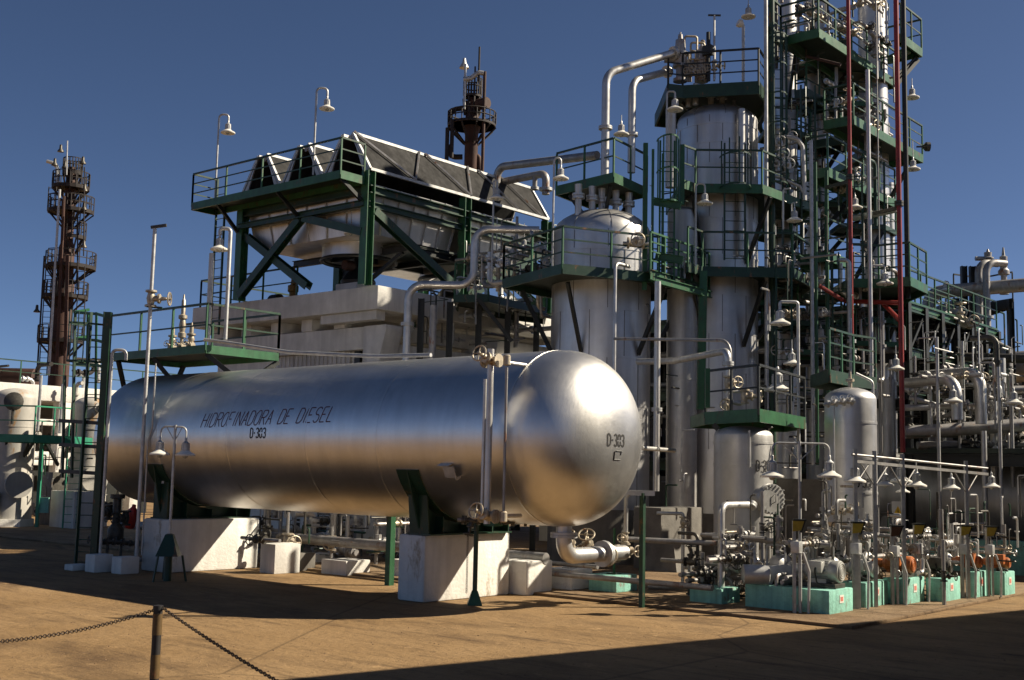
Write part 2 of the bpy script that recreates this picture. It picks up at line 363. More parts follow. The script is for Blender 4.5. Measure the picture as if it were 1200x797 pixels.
def stroke_text(txt, fn, w, h, r, m, parent, shear=0.0, n=6, wob=None):
    """painted strokes w wide and h high laid on a surface through fn(Vector(u, v, 0)); narrow flat ribbons"""
    tot = sum(ADV.get(c, 4.0) for c in txt)-1.0; x = 0; b = MB(); rg = random.Random(len(txt))
    for c in txt:
        for st in STROKE[c]:
            for p, q in zip(st[:-1], st[1:]):
                k = max(2, int(math.hypot(q[0]-p[0], q[1]-p[1])*1.2)); pts = []
                for i in range(k+1):
                    f = i/k; gx = x+p[0]+(q[0]-p[0])*f; gy = p[1]+(q[1]-p[1])*f
                    pts.append(((gx/tot)*w+gy/6*h*shear, gy/6*h))
                dx, dy = pts[-1][0]-pts[0][0], pts[-1][1]-pts[0][1]; L = math.hypot(dx, dy) or 1; nx, ny = -dy/L*r, dx/L*r
                vs = []
                for (u, v) in pts: vs += [fn(Vector((u+nx, v+ny, 0))), fn(Vector((u-nx, v-ny, 0)))]
                b.add(vs, [(2*i, 2*i+1, 2*i+3, 2*i+2) for i in range(k)])
        x += ADV.get(c, 4.0)
    return b.build('lettering', m, parent)
# ------------------------------------------------------------------ ground
def ground_mat(name, base, dark, light, roughness=.9):
    m = bpy.data.materials.new(name); m.use_nodes = True; nt = m.node_tree; N = nt.nodes; L = nt.links; b = N['Principled BSDF']
    tc = N.new('ShaderNodeTexCoord')
    def noise(s, det, off=0, st=(1,1,1), rg=.6):
        mp = N.new('ShaderNodeMapping'); mp.inputs['Location'].default_value = (off, off*.3, 0); mp.inputs['Scale'].default_value = st
        n = N.new('ShaderNodeTexNoise'); n.inputs['Scale'].default_value = s; n.inputs['Detail'].default_value = det; n.inputs['Roughness'].default_value = rg
        L.new(tc.outputs['Object'], mp.inputs[0]); L.new(mp.outputs[0], n.inputs['Vector']); return n.outputs['Fac']
    def ramp(f, a, c):
        r = N.new('ShaderNodeValToRGB'); r.color_ramp.elements[0].position = a; r.color_ramp.elements[1].position = c; L.new(f, r.inputs[0]); return r.outputs[0]
    def mix(f, a, c):
        x = N.new('ShaderNodeMix'); x.data_type = 'RGBA'
        L.new(f, x.inputs[0])
        for i, q in ((6, a), (7, c)):
            if isinstance(q, tuple): x.inputs[i].default_value = (*q, 1)
            else: L.new(q, x.inputs[i])
        return x.outputs[2]
    c = mix(ramp(noise(.35, 9, 0, (1,1,1), .68), .35, .68), base, light)
    c = mix(ramp(noise(.18, 8, 40, (1,2.2,1), .7), .5, .72), c, dark)
    c = mix(ramp(noise(7, 8, 9, (1,1,1), .8), .54, .74), c, tuple(k*.6 for k in dark))
    c = mix(ramp(noise(.9, 9, 60, (.35,2.6,1), .75), .52, .74), c, tuple(k*.75 for k in dark))
    c = mix(ramp(noise(.55, 6, 90, (1,1,1), .6), .66, .74), c, tuple(k*.45 for k in dark))
    c = mix(ramp(noise(30, 4, 33, (1,1,1), .7), .62, .72), c, tuple(min(1, k*1.5) for k in light))
    c = mix(ramp(noise(2.2, 8, 21, (1,1,1), .7), .60, .70), c, tuple(min(1, k*1.25) for k in light))
    v = N.new('ShaderNodeTexVoronoi'); v.feature = 'DISTANCE_TO_EDGE'; v.inputs['Scale'].default_value = .16; v.inputs['Randomness'].default_value = .9
    mp = N.new('ShaderNodeMapping'); L.new(tc.outputs['Object'], mp.inputs[0]); L.new(mp.outputs[0], v.inputs['Vector'])
    r = N.new('ShaderNodeMapRange'); r.inputs['From Max'].default_value = .006; r.inputs['To Min'].default_value = .55; r.inputs['To Max'].default_value = 0; L.new(v.outputs['Distance'], r.inputs[0])
    c = mix(r.outputs[0], c, tuple(k*.4 for k in dark))
    L.new(c, b.inputs['Base Color']); b.inputs['Roughness'].default_value = roughness; b.inputs['Specular IOR Level'].default_value = .25
    bp = N.new('ShaderNodeBump'); bp.inputs['Strength'].default_value = .9; bp.inputs['Distance'].default_value = .05
    L.new(noise(4, 12, 3, (1,1,1), .7), bp.inputs['Height']); L.new(bp.outputs[0], b.inputs['Normal'])
    return m
M_GROUND = ground_mat('packed dirt over concrete', (.195,.118,.050), (.065,.036,.017), (.265,.170,.082))
M_APRON = ground_mat('plant apron', (.175,.108,.054), (.075,.044,.024), (.25,.18,.11))
g = MB().add([(-3000,-3000,0),(3000,-3000,0),(3000,3000,0),(-3000,3000,0)], [(0,1,2,3)]).build('ground', M_GROUND, kind='structure')
MB().box((-46,19.95,.0),(-9.0,75,.06)).build('plant_apron', M_APRON, bevel=.015, kind='structure')

gs = MB(); rg = random.Random(5)
for k in range(900):
    px, py = rg.uniform(-20,1220), 640+170*rg.random()**.7; q = G(px,py); r_ = rg.uniform(.006,.018)
    if q.y > 19.9 and q.x < -9: q.z = .062
    vs = [q+Vector((math.cos(a)*r_*rg.uniform(.7,1.3), math.sin(a)*r_*rg.uniform(.7,1.3), -.002)) for a in [1.2566*i for i in range(5)]]+[q+Zv*r_*rg.uniform(.5,.9)]
    gs.cur = rg.randrange(2); gs.add(vs, [(i,(i+1)%5,5) for i in range(5)])
o = gs.build('gravel', [mat('pale brown stones', (.24,.15,.08), .9), mat('brown stones', (.10,.055,.03), .9)]); o['kind'] = 'stuff'; tag(o, 'loose grit and small stones scattered over the brown yard', 'gravel')
# ------------------------------------------------------------------ horizontal tank
HN = 2.3                                 # dished head: softer at the knuckle than an ellipsoid
TY, TZ, TR, TX1, TX2, TH = 18.21, 3.293, 1.709, -14.16, -28.0, 1.36
M_TANK = mat('brushed tank metal', (.66,.645,.62), .31, 1.0, .10, .9, .05, 2.2, streak=.14, rvar=.06)
def scratch(m):
    nt = m.node_tree; N = nt.nodes; L = nt.links; b = N['Principled BSDF']; tc = N.new('ShaderNodeTexCoord'); mp = N.new('ShaderNodeMapping')
    mp.inputs['Scale'].default_value = (5, .7, .7); mp.inputs['Rotation'].default_value = (0, rad(14), 0)
    n = N.new('ShaderNodeTexNoise'); n.inputs['Scale'].default_value = 6; n.inputs['Detail'].default_value = 10; n.inputs['Roughness'].default_value = .75
    L.new(tc.outputs['Object'], mp.inputs[0]); L.new(mp.outputs[0], n.inputs['Vector'])
    bp = N.new('ShaderNodeBump'); bp.inputs['Strength'].default_value = .18; bp.inputs['Distance'].default_value = .02
    L.new(n.outputs['Fac'], bp.inputs['Height']); old = b.inputs['Normal'].links[0].from_socket if b.inputs['Normal'].links else None
    if old: L.new(old, bp.inputs['Normal'])
    L.new(bp.outputs[0], b.inputs['Normal'])
    # fine speckle of dust in the gloss
    n2 = N.new('ShaderNodeTexNoise'); n2.inputs['Scale'].default_value = 45; n2.inputs['Detail'].default_value = 4
    L.new(tc.outputs['Object'], n2.inputs['Vector'])
    ma = N.new('ShaderNodeMath'); ma.operation = 'MULTIPLY_ADD'; ma.inputs[1].default_value = .10; L.new(n2.outputs['Fac'], ma.inputs[0])
    L.new(b.inputs['Roughness'].links[0].from_socket, ma.inputs[2]); L.new(ma.outputs[0], b.inputs['Roughness'])
scratch(M_TANK)
tank = thing('storage_tank', 'big horizontal silver tank lettered HIDROFINADORA DE DIESEL on white concrete saddle blocks', 'tank', ((TX1+TX2)/2, TY, 0))
pr = [(max(1e-5, TR*math.sin(q)), TX2-TH*math.cos(q)) for q in [math.pi/2*i/18 for i in range(19)]]
for x in (-25.4, -22.6, -19.8, -17.6):
    pr += [(TR, x-.03), (TR+.005, x-.012), (TR+.005, x+.012), (TR, x+.03)]
pr += [(TR, TX1-.05), (TR+.007, TX1-.03), (TR+.007, TX1-.002), (TR*.9, TX1-.001)]
hp = [(TR*.9, TX1), (TR, TX1+.001)] + [(max(1e-5, TR*max(0, math.cos(q))**(2/HN)), TX1+.02+TH*math.sin(q)**(2/HN)) for q in [math.pi/2*(i/40) for i in range(41)]]
MB().lathe((0,TY,TZ), pr, 128, (1,0,0)).build('shell', M_TANK, tank, sharp=12)
M_HEAD = mat('dished head metal', (.66,.645,.62), .34, 1.0, .10, .9, .05, 3, streak=.14, rvar=.07); scratch(M_HEAD)
MB().lathe((0,TY,TZ), hp, 128, (1,0,0)).build('dished_head', M_HEAD, tank, sharp=20)
def cyl_pt(phi, x, off=0): return Vector((x, TY-(TR+off)*math.cos(phi), TZ+(TR+off)*math.sin(phi)))
def hit_cyl(px, py):
    d = ray(px, py); o = CAM-Vector((0,TY,TZ)); a = d.y**2+d.z**2; b = 2*(d.y*o.y+d.z*o.z); c = o.y**2+o.z**2-TR**2
    p = CAM+d*((-b-math.sqrt(b*b-4*a*c))/2/a); return p, math.atan2(p.z-TZ, TY-p.y)
HC = Vector((TX1+.02, TY, TZ))
def head_f(p): return (abs(p.x)/TH)**HN + (math.hypot(p.y, p.z)/TR)**HN
def hit_head(px, py):
    d = ray(px, py); t = 20.0
    while t < 32 and not ((CAM+d*t-HC).x > 0 and head_f(CAM+d*t-HC) < 1): t += .01
    return CAM+d*t
pa, fa = hit_cyl(235, 501); pb, fb = hit_cyl(388, 494); pt, ft = hit_cyl(240, 485)
hgt = TR*abs(ft-fa)
stroke_text('HIDROFINADORA DE DIESEL', lambda v: cyl_pt(fa+(fb-fa)*(v.x/(pb.x-pa.x))+v.y/TR, pa.x+v.x, .003), pb.x-pa.x, hgt, .0125, M_PAINTRED, tank, .28)
pc, fc = hit_cyl(293, 513); pd_, fd = hit_cyl(311, 512); pe, fe = hit_cyl(293, 502)
stroke_text('D-303', lambda v: cyl_pt(fc+v.y/TR, pc.x+v.x, .003), pd_.x-pc.x, TR*abs(fe-fc), .017, M_PAINTBLK, tank)
h0, h1, h2 = hit_head(711.5, 522), hit_head(731, 523.5), hit_head(712, 508.5); tx, ty = (h1-h0), (h2-h0)
def on_head(v):
    p = h0 + tx.normalized()*v.x + ty.normalized()*v.y - HC
    p = p*head_f(p)**(-1/HN); rr = math.hypot(p.y, p.z) or 1e-6; gx = (abs(p.x)/TH)**(HN-1)/TH; gr = (rr/TR)**(HN-1)/TR
    return HC+p+Vector((gx, gr*p.y/rr, gr*p.z/rr)).normalized()*.006
stroke_text('D-303', on_head, tx.length, ty.length, .017, M_PAINTBLK, tank)
u = tx.length
mk = MB()
for a, b in (((.42*u,-.10),(.42*u,-.26)),((.42*u,-.255),(.80*u,-.255)),((.5*u,-.09),(.84*u,-.09)),((.84*u,-.09),(.80*u,-.16))):
    pts = [on_head(Vector((a[0]+(b[0]-a[0])*i/4, a[1]+(b[1]-a[1])*i/4, 0))) for i in range(5)]; mk.tube(pts, .012, 5)
mk.build('painted_mark', M_PAINTBLK, tank)
# saddles: web, end flanges, wrapper
def saddle(x0, x1, y0, y1, zb):
    xm = (x0+x1)/2; b = MB(); A = [rad(-162+i*(144/28)) for i in range(29)]
    horn = 2.72
    arc = [(TY+(TR+.03)*math.cos(a), TZ+(TR+.03)*math.sin(a)) for a in A]
    arc = [p for p in arc if p[1] <= horn+.02]
    prof = [Vector((xm-.02, y1-.05, zb)), Vector((xm-.02, y0+.05, zb))] + [Vector((xm-.02, p[0], p[1])) for p in arc]
    b.extr(prof, (.04,0,0)); b.build('saddle_web', M_DKGREEN, tank); b = MB()  # darker green stands in for the tank's shadow on the saddle
    for y, p in ((y0, arc[0]), (y1, arc[-1])):
        s = -1 if y == y0 else 1
        b.extr([(x0+.05, y-s*.05, zb), (x1-.05, y-s*.05, zb), (x1-.04, p[0]-s*.30, horn), (x0+.04, p[0]-s*.30, horn)], (0, s*.03, 0))
        b.extr([(x0-.0, p[0]-s*.12, horn+.12), (x1+.0, p[0]-s*.12, horn+.12), (x1, p[0]-s*.36, horn), (x0, p[0]-s*.36, horn)], (0, 0, .03))
    for k in (.3, .5, .7):
        i = int(len(arc)*k); p = arc[i]; b.box((x0+.06, p[0]-.012, zb), (x1-.06, p[0]+.012, p[1]-.04))
    vs = []; fs = []
    for i, p in enumerate(arc):
        d = Vector((0, p[0]-TY, p[1]-TZ)).normalized()
        for xx, oo in ((x0, 0), (x1, 0), (x1, .022), (x0, .022)): vs.append(Vector((xx, p[0], p[1]))+d*oo*1.0-d*.027)
    n = len(arc)
    for i in range(n-1):
        for k in range(4): fs.append((i*4+k, i*4+(k+1)%4, (i+1)*4+(k+1)%4, (i+1)*4+k))
    fs += [(0,1,2,3), ((n-1)*4+3,(n-1)*4+2,(n-1)*4+1,(n-1)*4)]
    b.add(vs, fs); b.box((x0-.02, y0, zb), (x1+.02, y1, zb+.03))
    sd = b.build('saddle', M_DKGREEN, tank)
    yy = y0+.02; c = Vector(((x0+x1)/2, yy, zb+1.02))
    MB().box((c.x-.11, yy-.012, c.z-.16), (c.x+.11, yy-.002, c.z+.14)).build('notice_plate', M_WHITE, sd)
    MB().box((c.x-.06, yy-.018, c.z-.08), (c.x+.06, yy-.013, c.z+.05)).build('notice_symbol', M_REDV, sd)
saddle(-17.10, -16.48, 17.0, 19.5, 1.322)
saddle(-26.0, -25.3, 16.85, 19.4, 1.282)
def block(label, a, b, m, bev=.03, cat='concrete block', group=None, name='concrete_block'):
    return tag(MB().box(a, b).build(name, m, bevel=bev), label, cat, group)
block('large white concrete saddle block under the domed near end of the big tank', (-17.35,17.0,0), (-16.6,19.62,1.32), M_CONCW, .06)
block('large white concrete saddle block behind the double lamp post', (-26.12,16.72,0), (-25.02,19.45,1.28), M_CONCW, .06)
block('smaller white concrete block against the far side of the near saddle block', (-17.2,19.7,0), (-16.2,20.6,.72), M_CONCW, .04)
# nozzle and outlet line below the near head
c0 = W(660, 616, 23.6); zb = ZAT(660, 651, c0)
x_n = c0.x; y_n = TY
p0 = Vector((SX(661, TY, 1.55), TY, 1.75)); zl = ZAT(661, 652, p0); yr = SY(731, p0.x, zl)
pipe('fat silver outlet pipe bending out from under the tank dome, with flanges', [p0, (p0.x,p0.y,zl), (p0.x,yr,zl)], .155, M_CLAD, .30, flanges=[((p0.x,p0.y,ZAT(661,627,p0)),(0,0,1)), ((p0.x,SY(707,p0.x,zl),zl),(0,1,0))],
     valves=[((p0.x-.45, SY(690,p0.x-.45,zl), zl+.02), (1,0,0), (.3,-.6,.75), 1.3), ((p0.x-.3, SY(712,p0.x-.3,zl), zl-.02),(1,0,0),(.55,-.83,0),1.7), ((p0.x-.7, SY(672,p0.x-.7,zl), zl+.03), (1,0,0), (0,-.5,.85), 1.1)], n=20)
for k, (px, py, lab) in enumerate(((680, 694, 'white cube footing below the fat outlet pipe'), (733, 697, 'small turquoise footing with a green pipe stand'))):
    q = G(px, py); x0 = q.x; s_ = .62
    m = M_CONCW if k == 0 else M_TEAL
    block(lab, (x0-.75, q.y-.35, .06), (x0, q.y+.45, .50 if k == 0 else .42), m, .025)
    MB_ = MB(); cx_, cy_ = x0-.35, q.y+.05; top = zl-.17 if k == 0 else .42+1.0
    MB_.cyl((cx_, cy_, (.50 if k == 0 else .42)), (cx_, cy_, top), .05 if k == 0 else .03, 10); MB_.box((cx_-.12, cy_-.12, (.50 if k == 0 else .42)), (cx_+.12, cy_+.12, (.52 if k == 0 else .44)))
    tag(MB_.build('pipe_stand', M_PIPE if k == 0 else M_GREEN), 'short silver stand between white footing and fat outlet pipe' if k == 0 else 'thin green stand rising from the small turquoise footing', 'pipe stand')
# level bridle on the near side of the tank
by = TY-TR-.32; bx = SX(573, by, 3.3)
br = MB(); zt_, zb_ = ZAT(574, 409, (bx,by,3)), ZAT(570, 614, (bx,by,3))
br.cyl((bx,by,zb_), (bx,by,zt_), .062, 14)
bridle = tag(thing('level_bridle', 'tall silver level standpipe with valves on the near end of the big tank', 'level gauge', (bx,by,zb_)), 'tall silver level standpipe with valves on the near end of the big tank', 'level gauge')
br.build('standpipe', M_PIPE, bridle)
MB().cyl((bx-.14,by+.02,zb_+.25), (bx-.14,by+.02,zt_-.55), .035, 10).build('gauge_tube', M_PIPE, bridle)
x2 = SX(590, by, 3.3); MB().cyl((x2,by+.05,zb_+.14), (x2,by+.05,zt_-.35), .026, 10).build('gauge_glass', M_PIPED, bridle)
for z, xe, ph in ((zt_-.22, SX(612, by, 4.6), .88), (zb_+.14, SX(606, by, 1.6), -.80)):
    xv = SX(600, by, z); q = cyl_pt(ph, xe, -.03)
    xe = SX(616 if ph > 0 else 610, q.y, z); MB().tube([(bx,by,z), (xe,by,z), (xe, q.y, z)], .04, 10, .12).build('branch', M_PIPE, bridle)
    for k, f in enumerate((.15, .38, .62)):
        xx = bx+(xe-bx)*f; MB().lathe((xx-.02,by,z), [(.095,0),(.095,.04)], 14, X_).build('flange', M_GALV, bridle)
    valve(bridle, (bx+(xe-bx)*.55, by, z), X_, (.1,-.95,.25), 1.15, M_BRASS)
    MB().lathe((x2,by+.05,z), [(.05,-.1),(.07,-.08),(.07,.08),(.05,.1)], 12).build('gauge_cock', M_BRASS, bridle)
# nameplate bracket
pn, fn_ = hit_cyl(531, 551)
npb = MB(); n_ = Vector((0,-math.cos(fn_),math.sin(fn_))); up = Vector((0,math.sin(fn_),math.cos(fn_)))
npb.extr([pn+n_*.10-X_*.14-up*.11, pn+n_*.10+X_*.14-up*.11, pn+n_*.10+X_*.14+up*.11, pn+n_*.10-X_*.14+up*.11], n_*.015)
nb = npb.build('nameplate', M_GALV, tank)
MB().beam(pn+n_*.0+X_*.15-up*.13, pn+n_*.13+X_*.15-up*.13, .02, .05).beam(pn+n_*.13+X_*.15-up*.13, pn+n_*.13+X_*.15+up*.13, .02,.03).beam(pn+n_*0+up*.13-X_*.14, pn+n_*.12+up*.13-X_*.14, .3, .015).build('bracket', M_GALV, nb)

# green stand with valves before the near saddle block
q = G(556, 709); zt2 = ZAT(561, 602, q)
t = thing('pipe_stand', 'slim green stand with flared foot and chain before the near saddle block', 'pipe stand', q)
MB().lathe(q, [(.20,0),(.20,.02),(.09,.26),(.05,.30)], 4).build('foot', M_GREEN, t)
MB().cyl(q+Zv*.25, (q.x,q.y,zt2+.12), .048, 12).build('post', M_DKGREEN, t)
hz = ZAT(556, 609, q); a = W(536, 609, 23.3); b = W(620, 612, 23.3)
MB().cyl(a, b, .04, 10).build('header', M_PIPED, t)
for f in (.08, .3, .55, .78, .95): MB().lathe(a.lerp(b, f)-(b-a).normalized()*.03, [(.085,0),(.085,.06)], 12, b-a).build('flange', M_DARKV, t)
for f in (.2, .68): valve(t, a.lerp(b, f), b-a, (0,-.3,-.95) if f < .5 else (0,-.4,.9), .8, M_DARKV)
MB().box(a.lerp(b,.5)-Vector((.14,.12,.10)), a.lerp(b,.5)+Vector((.14,.12,.12))).build('coupling', M_GREEN, t)
cz = MB(); p = a.lerp(b,.2)+Vector((0,-.1,-.25))
for k in range(26): cz.ring(p-Zv*(.045*k), X_ if k % 2 else Y_, .022, .006, 8, 4)
cz.build('chain', M_CHAIN, t)
# thin dark stand with T arm right of the dome
q = G(752, 712); zt3 = ZAT(757, 578, q); t = thing('pipe_stand', 'tall dark green post with T arm right of the tank dome', 'pipe stand', q)
MB().beam(q, (q.x,q.y,zt3), .09, .09, X_).build('post', M_DKGREEN, t)
a = W(724, 574, 23.8); b = W(767, 574, 23.8); MB().beam((a.x,a.y,zt3), (b.x,b.y,zt3), .12, .10).build('arm', M_GALV, t)

# long pipes running under the tank and footings behind it
xl, xr = -33.0, SX(662, 20.4, zl)
zp = ZAT(472, 641, (SX(472, 20.35, .9), 20.35, .9))
pipe('long silver pipe lying low behind the tank, joining the fat outlet', [(xl,20.35,zp), (-16.4,20.35,zp), (SX(640,20.35,zp),20.35,zp)], .125, M_PIPED, 0, n=16)
pipe('thin grey pipe below the long silver pipe behind the tank', [(-26,20.9,.62), (-15.2,20.9,.62)], .05, M_PIPED, 0)
pipe('thin brown pipe along the apron edge in front of white footings', [(-16.3,20.65,.42), (SX(835,20.65,.42),20.65,.42)], .06, M_PIPED, 0)
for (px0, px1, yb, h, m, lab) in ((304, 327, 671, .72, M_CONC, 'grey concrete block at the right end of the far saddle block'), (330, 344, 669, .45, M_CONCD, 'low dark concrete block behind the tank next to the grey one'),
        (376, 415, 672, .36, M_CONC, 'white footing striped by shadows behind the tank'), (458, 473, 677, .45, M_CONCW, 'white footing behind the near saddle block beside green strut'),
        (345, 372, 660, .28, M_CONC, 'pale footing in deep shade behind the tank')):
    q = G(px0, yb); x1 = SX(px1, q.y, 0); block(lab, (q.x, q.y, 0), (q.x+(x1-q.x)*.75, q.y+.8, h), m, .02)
q = G(456, 686); tag(MB().beam(q, (q.x,q.y,ZAT(459,600,q)), .15, .15, X_).build('strut', M_GREEN), 'bright green steel strut under the belly of the tank', 'strut')
for k, (px, y0, y1, r) in enumerate(((391, 632, 560, .09), (467, 640, 560, .09), (328, 628, 560, .06), (345, 625, 560, .05))):
    q = W(px, y0, 33+k*.7); pipe('upright grey pipe seen in the gap below the tank', [q, q+Zv*3.2], r, M_PIPE if k < 2 else M_PIPED, 0, group='uprights in the gap below the tank')

# ------------------------------------------------------------------ double lamp post with green tripod
def double_lamp(label, gx, gy, top_x, top_y, L, Rr_, tripod=True, shade_y=None, arm=None, s=1.0):
    q = G(gx, gy); D = dep(q); t = thing('lamp_post', label, 'lamp post', q); zt = ZAT(top_x, top_y, q)
    MB().tube([q+Zv*.05, (q.x,q.y,zt)], .032, 10).build('pole', M_GALV, t)
    for px, py in (L, Rr_):
        c = W(px, py, D); pc = Vector((q.x,q.y,zt)); d = Vector((c.x-q.x, c.y-q.y, 0))
        MB().tube([pc-Zv*.04, pc-Zv*.04+d, c+Zv*.38*s], .02, 8, .16).build('arm', M_GALV, t)
        MB().cyl((q.x,q.y,zt-.38), pc+d*.62-Zv*.04, .011, 6).build('arm_brace', M_GALV, t)
        h = bpy.data.objects.new('lamp_head', None); lamp_head(t, c, s); bpy.data.objects.remove(h)
    if tripod:
        b = MB(); zc = q.z+1.12
        vs = []; fs = []
        for k in range(3):
            a = rad(-80+120*k); d = Vector((math.cos(a), math.sin(a), 0)); e = Vector((-d.y, d.x, 0))
            b.beam(q+d*.31+Zv*.58, q+d*.42, .035, .035)
        b.lathe(q, [(.35,.56),(.33,.60),(.12,1.04),(.05,1.06)], 4)
        b.build('tripod_stand', M_DKGREEN, t)
        MB().cyl(q, q+Zv*.6, .09, 10).build('sleeve', M_DKGREEN, t)
    return t
double_lamp('portable lamp post with two enamel lamps on a green tripod stand', 196, 681, 206, 498, (187, 533), (217, 534))

# ------------------------------------------------------------------ chain barrier in the foreground
q = W(185, 797, 14.6); D0 = 14.6; ptop = W(185.5, 710, D0); gb = Vector((ptop.x, ptop.y, 0))
t = thing('bollard', 'slim yellow and black striped bollard holding a chain', 'bollard', gb)
R0 = M(5.2, D0); zs = [0]; z = ptop.z
MB().cyl(gb, (gb.x,gb.y,z), R0, 20).build('post', M_PAINTBLK, t)
bands = ((719, 744, 'yellow'), (767, 795, 'yellow'))
for y0, y1, _ in bands: MB().lathe((gb.x,gb.y,0), [(R0+.003, ZAT(185,y1,gb)), (R0+.003, ZAT(185,y0,gb))], 20).build('yellow_band', M_YELD, t)
MB().lathe((gb.x,gb.y,z), [(R0+.006,-.05),(R0+.006,.004),(R0*.5,.012)], 20).build('cap', M_PAINTBLK, t)
def chain(label, a, b, sag, n, r=.016):
    t = MB(); a, b = Vector(a), Vector(b); L = (b-a).length; pts = []
    for i in range(n+1):
        f = i/n; pts.append(a.lerp(b, f)-Zv*sag*4*f*(1-f))
    for i in range(n):
        p, q_ = pts[i], pts[i+1]; d = (q_-p).normalized(); s = d.cross(Zv).normalized(); u_ = s.cross(d)
        w = s if i % 2 else u_; c = (p+q_)/2; l = (q_-p).length*.68
        loop = [c + d*(l*math.cos(2*math.pi*k/10)) + w*(r*1.15*math.sin(2*math.pi*k/10)) for k in range(10)]
        t.tube(loop, .0058, 5, closed=True)
    return tag(t.build('barrier_chain', M_CHAIN), label, 'chain')
a0 = W(181, 715, D0)
chain('rusty chain sagging off to the left of the striped bollard', a0, W(-150, 752, 12.6), .16, 120)
chain('rusty chain dropping to the right of the striped bollard', W(190, 712, D0), W(420, 850, 11.4), .05, 96)
# low warehouse outside the frame on the right, whose shadow crosses the foreground
wt = thing('warehouse', 'long plain concrete warehouse with a flat roof across the yard', 'building', (3, 32, 0))
e0 = Vector((-4.54,15.9,0)); e1 = Vector((1.46,41.5,0)); dn = Vector((e1.y-e0.y, -(e1.x-e0.x), 0)).normalized()
MB().prism([e0, e1, e1+dn*14, e0+dn*14], 0, 8.7).build('wall', M_CONC, wt)
MB().prism([e0-dn*.05, e1-dn*.05, e1+dn*14.2, e0+dn*14.2], 8.7, 9.0).build('roof', M_CONCD, wt)
# ------------------------------------------------------------------ platform over the tank, its ladder and the poles beside it
pc_ = W(241, 405, 29.6); zd = pc_.z; Xc, Yc = pc_.x, pc_.y
Xl = SX(128, Yc, zd); Yr = SY(326, Xc, zd)
tp = platform('green railed platform standing on top of the far half of the big tank', [(Xl,Yc),(Xc,Yc),(Xc,Yr),(Xl,Yr)], zd, [(0,1,2),(2,3)], fh=.26, sp=1.3,
    brackets=[((Xc-.1,Yc+.1,zd-.2),(Xc+.35,Yc+.55,4.93)), ((Xc-2.4,Yc+.05,zd-.2),(Xc-2.1,Yc+.45,4.85)), ((Xl+.4,Yc+.05,zd-.2),(Xl+.2,Yc+.4,4.7)), ((Xc-.1,Yc+2.4,zd-.2),(Xc-.1,Yc+1.6,4.9)), ((Xl+.6,Yr-.3,zd-.2),(Xl+.6,TY+1.0,4.6))])
for i, (px, y0, y1, lab) in enumerate(((212, 405, 345, 'slender relief valve standing on the tank platform beside the railing'), (223, 405, 378, 'short valve riser at the middle of the tank platform'), (201, 405, 380, 'stubby valve riser on the tank platform, nearest the tall pole'))):
    q = Vector((SX(px, Yc+1.2, zd), Yc+1.2, zd)); zt = ZAT(px, y1, q); t = thing('relief_valve', lab, 'valve', q)
    H = zt-zd; MB().lathe(q, [(.05,0),(.05,.28*H),(.11,.29*H),(.11,.36*H),(.07,.38*H),(.10,.48*H),(.07,.58*H),(.12,.6*H),(.12,.65*H),(.06,.67*H),(.055,.9*H),(.03,.92*H),(.02,H)], 14).build('valve_body', M_BRASS, t)
    valve(t, q+Zv*.25, (1,0,0), (.3,-.9,.3), .7)
# lamp and riser on the platform
lamp(257, 293, 29.7, 'enamel lamp on a bent pole rising from the tank platform corner', 264, 398, 268, 1.0, .05)
q = W(243, 400, 29.7); pipe('thick pale riser with a capped top beside the lamp on the tank platform', [q, Vector((q.x,q.y,ZAT(248,297,q)))], .065, M_GALV, 0)
tag(MB().tube([W(239,398,29.5), W(262,401,29.5), W(340,413,28.6), W(440,417.5,26.6), W(505,416,25.6)], .045, 8).build('conduit', M_GALV), 'pale conduit lying along the top of the big tank from the platform', 'conduit')
# near ladder
lb = G(99, 661); D_l = 29.6
lb = W(99, 661, D_l); lb.z = .12
zt = ZAT(115, 366, lb)
ladder('caged_ladder', 'tall dark caged ladder up to the tank platform from the yard', lb, zt, RH, -FH*.6-RH*.5, w=.44, cage=5.0, m=M_DKGREEN, cage_top=zt)
q = W(110, 655, 29.3); q.z = 0
tag(MB().beam(q, (q.x,q.y,ZAT(128,366,q)), .16, .16, RH).build('steel_column', M_DKGREEN), 'square dark green column right of the caged ladder', 'column')
cf = thing('ladder_cage', 'bright green angular safety cage at the top of the tank ladder', 'ladder cage', W(100,400,29.9))
for xa, ya, xb, yb in ((86,480,88,366),(101,480,103,368),(112,470,113,366)): MB().beam(W(xa,ya,30.3), W(xb,yb,30.3), .05,.05,RH).build('cage_bar', M_GREEN, cf)
for y in (367,398,427): MB().beam(W(87,y-1,30.4), W(114,y+1,30.0), .05,.07).build('cage_hoop', M_GREEN, cf); MB().beam(W(114,y+1,30.0), W(128,y+5,29.6), .05,.07).build('cage_hoop', M_GREEN, cf); MB().beam(W(87,y-1,30.4), W(104,y-4,31.1), .05,.07).build('cage_hoop', M_GREEN, cf)
t = thing('tie_rack', 'horizontal dark steel arms tying the caged ladder to far uprights', 'steel rack', W(90,520,30))
for y in (494, 522, 553):
    a = W(70, y-1, 30.2); b = W(118, y+2, 29.4); MB().beam(a, b, .07, .09).build('arm', M_BLACK, t)
MB().beam(W(73,560,30.2), W(76,440,30.2), .06,.06).build('upright', M_DKGREEN, t); MB().beam(W(84,560,30), W(88,372,30), .06,.06).build('upright', M_DKGREEN, t)
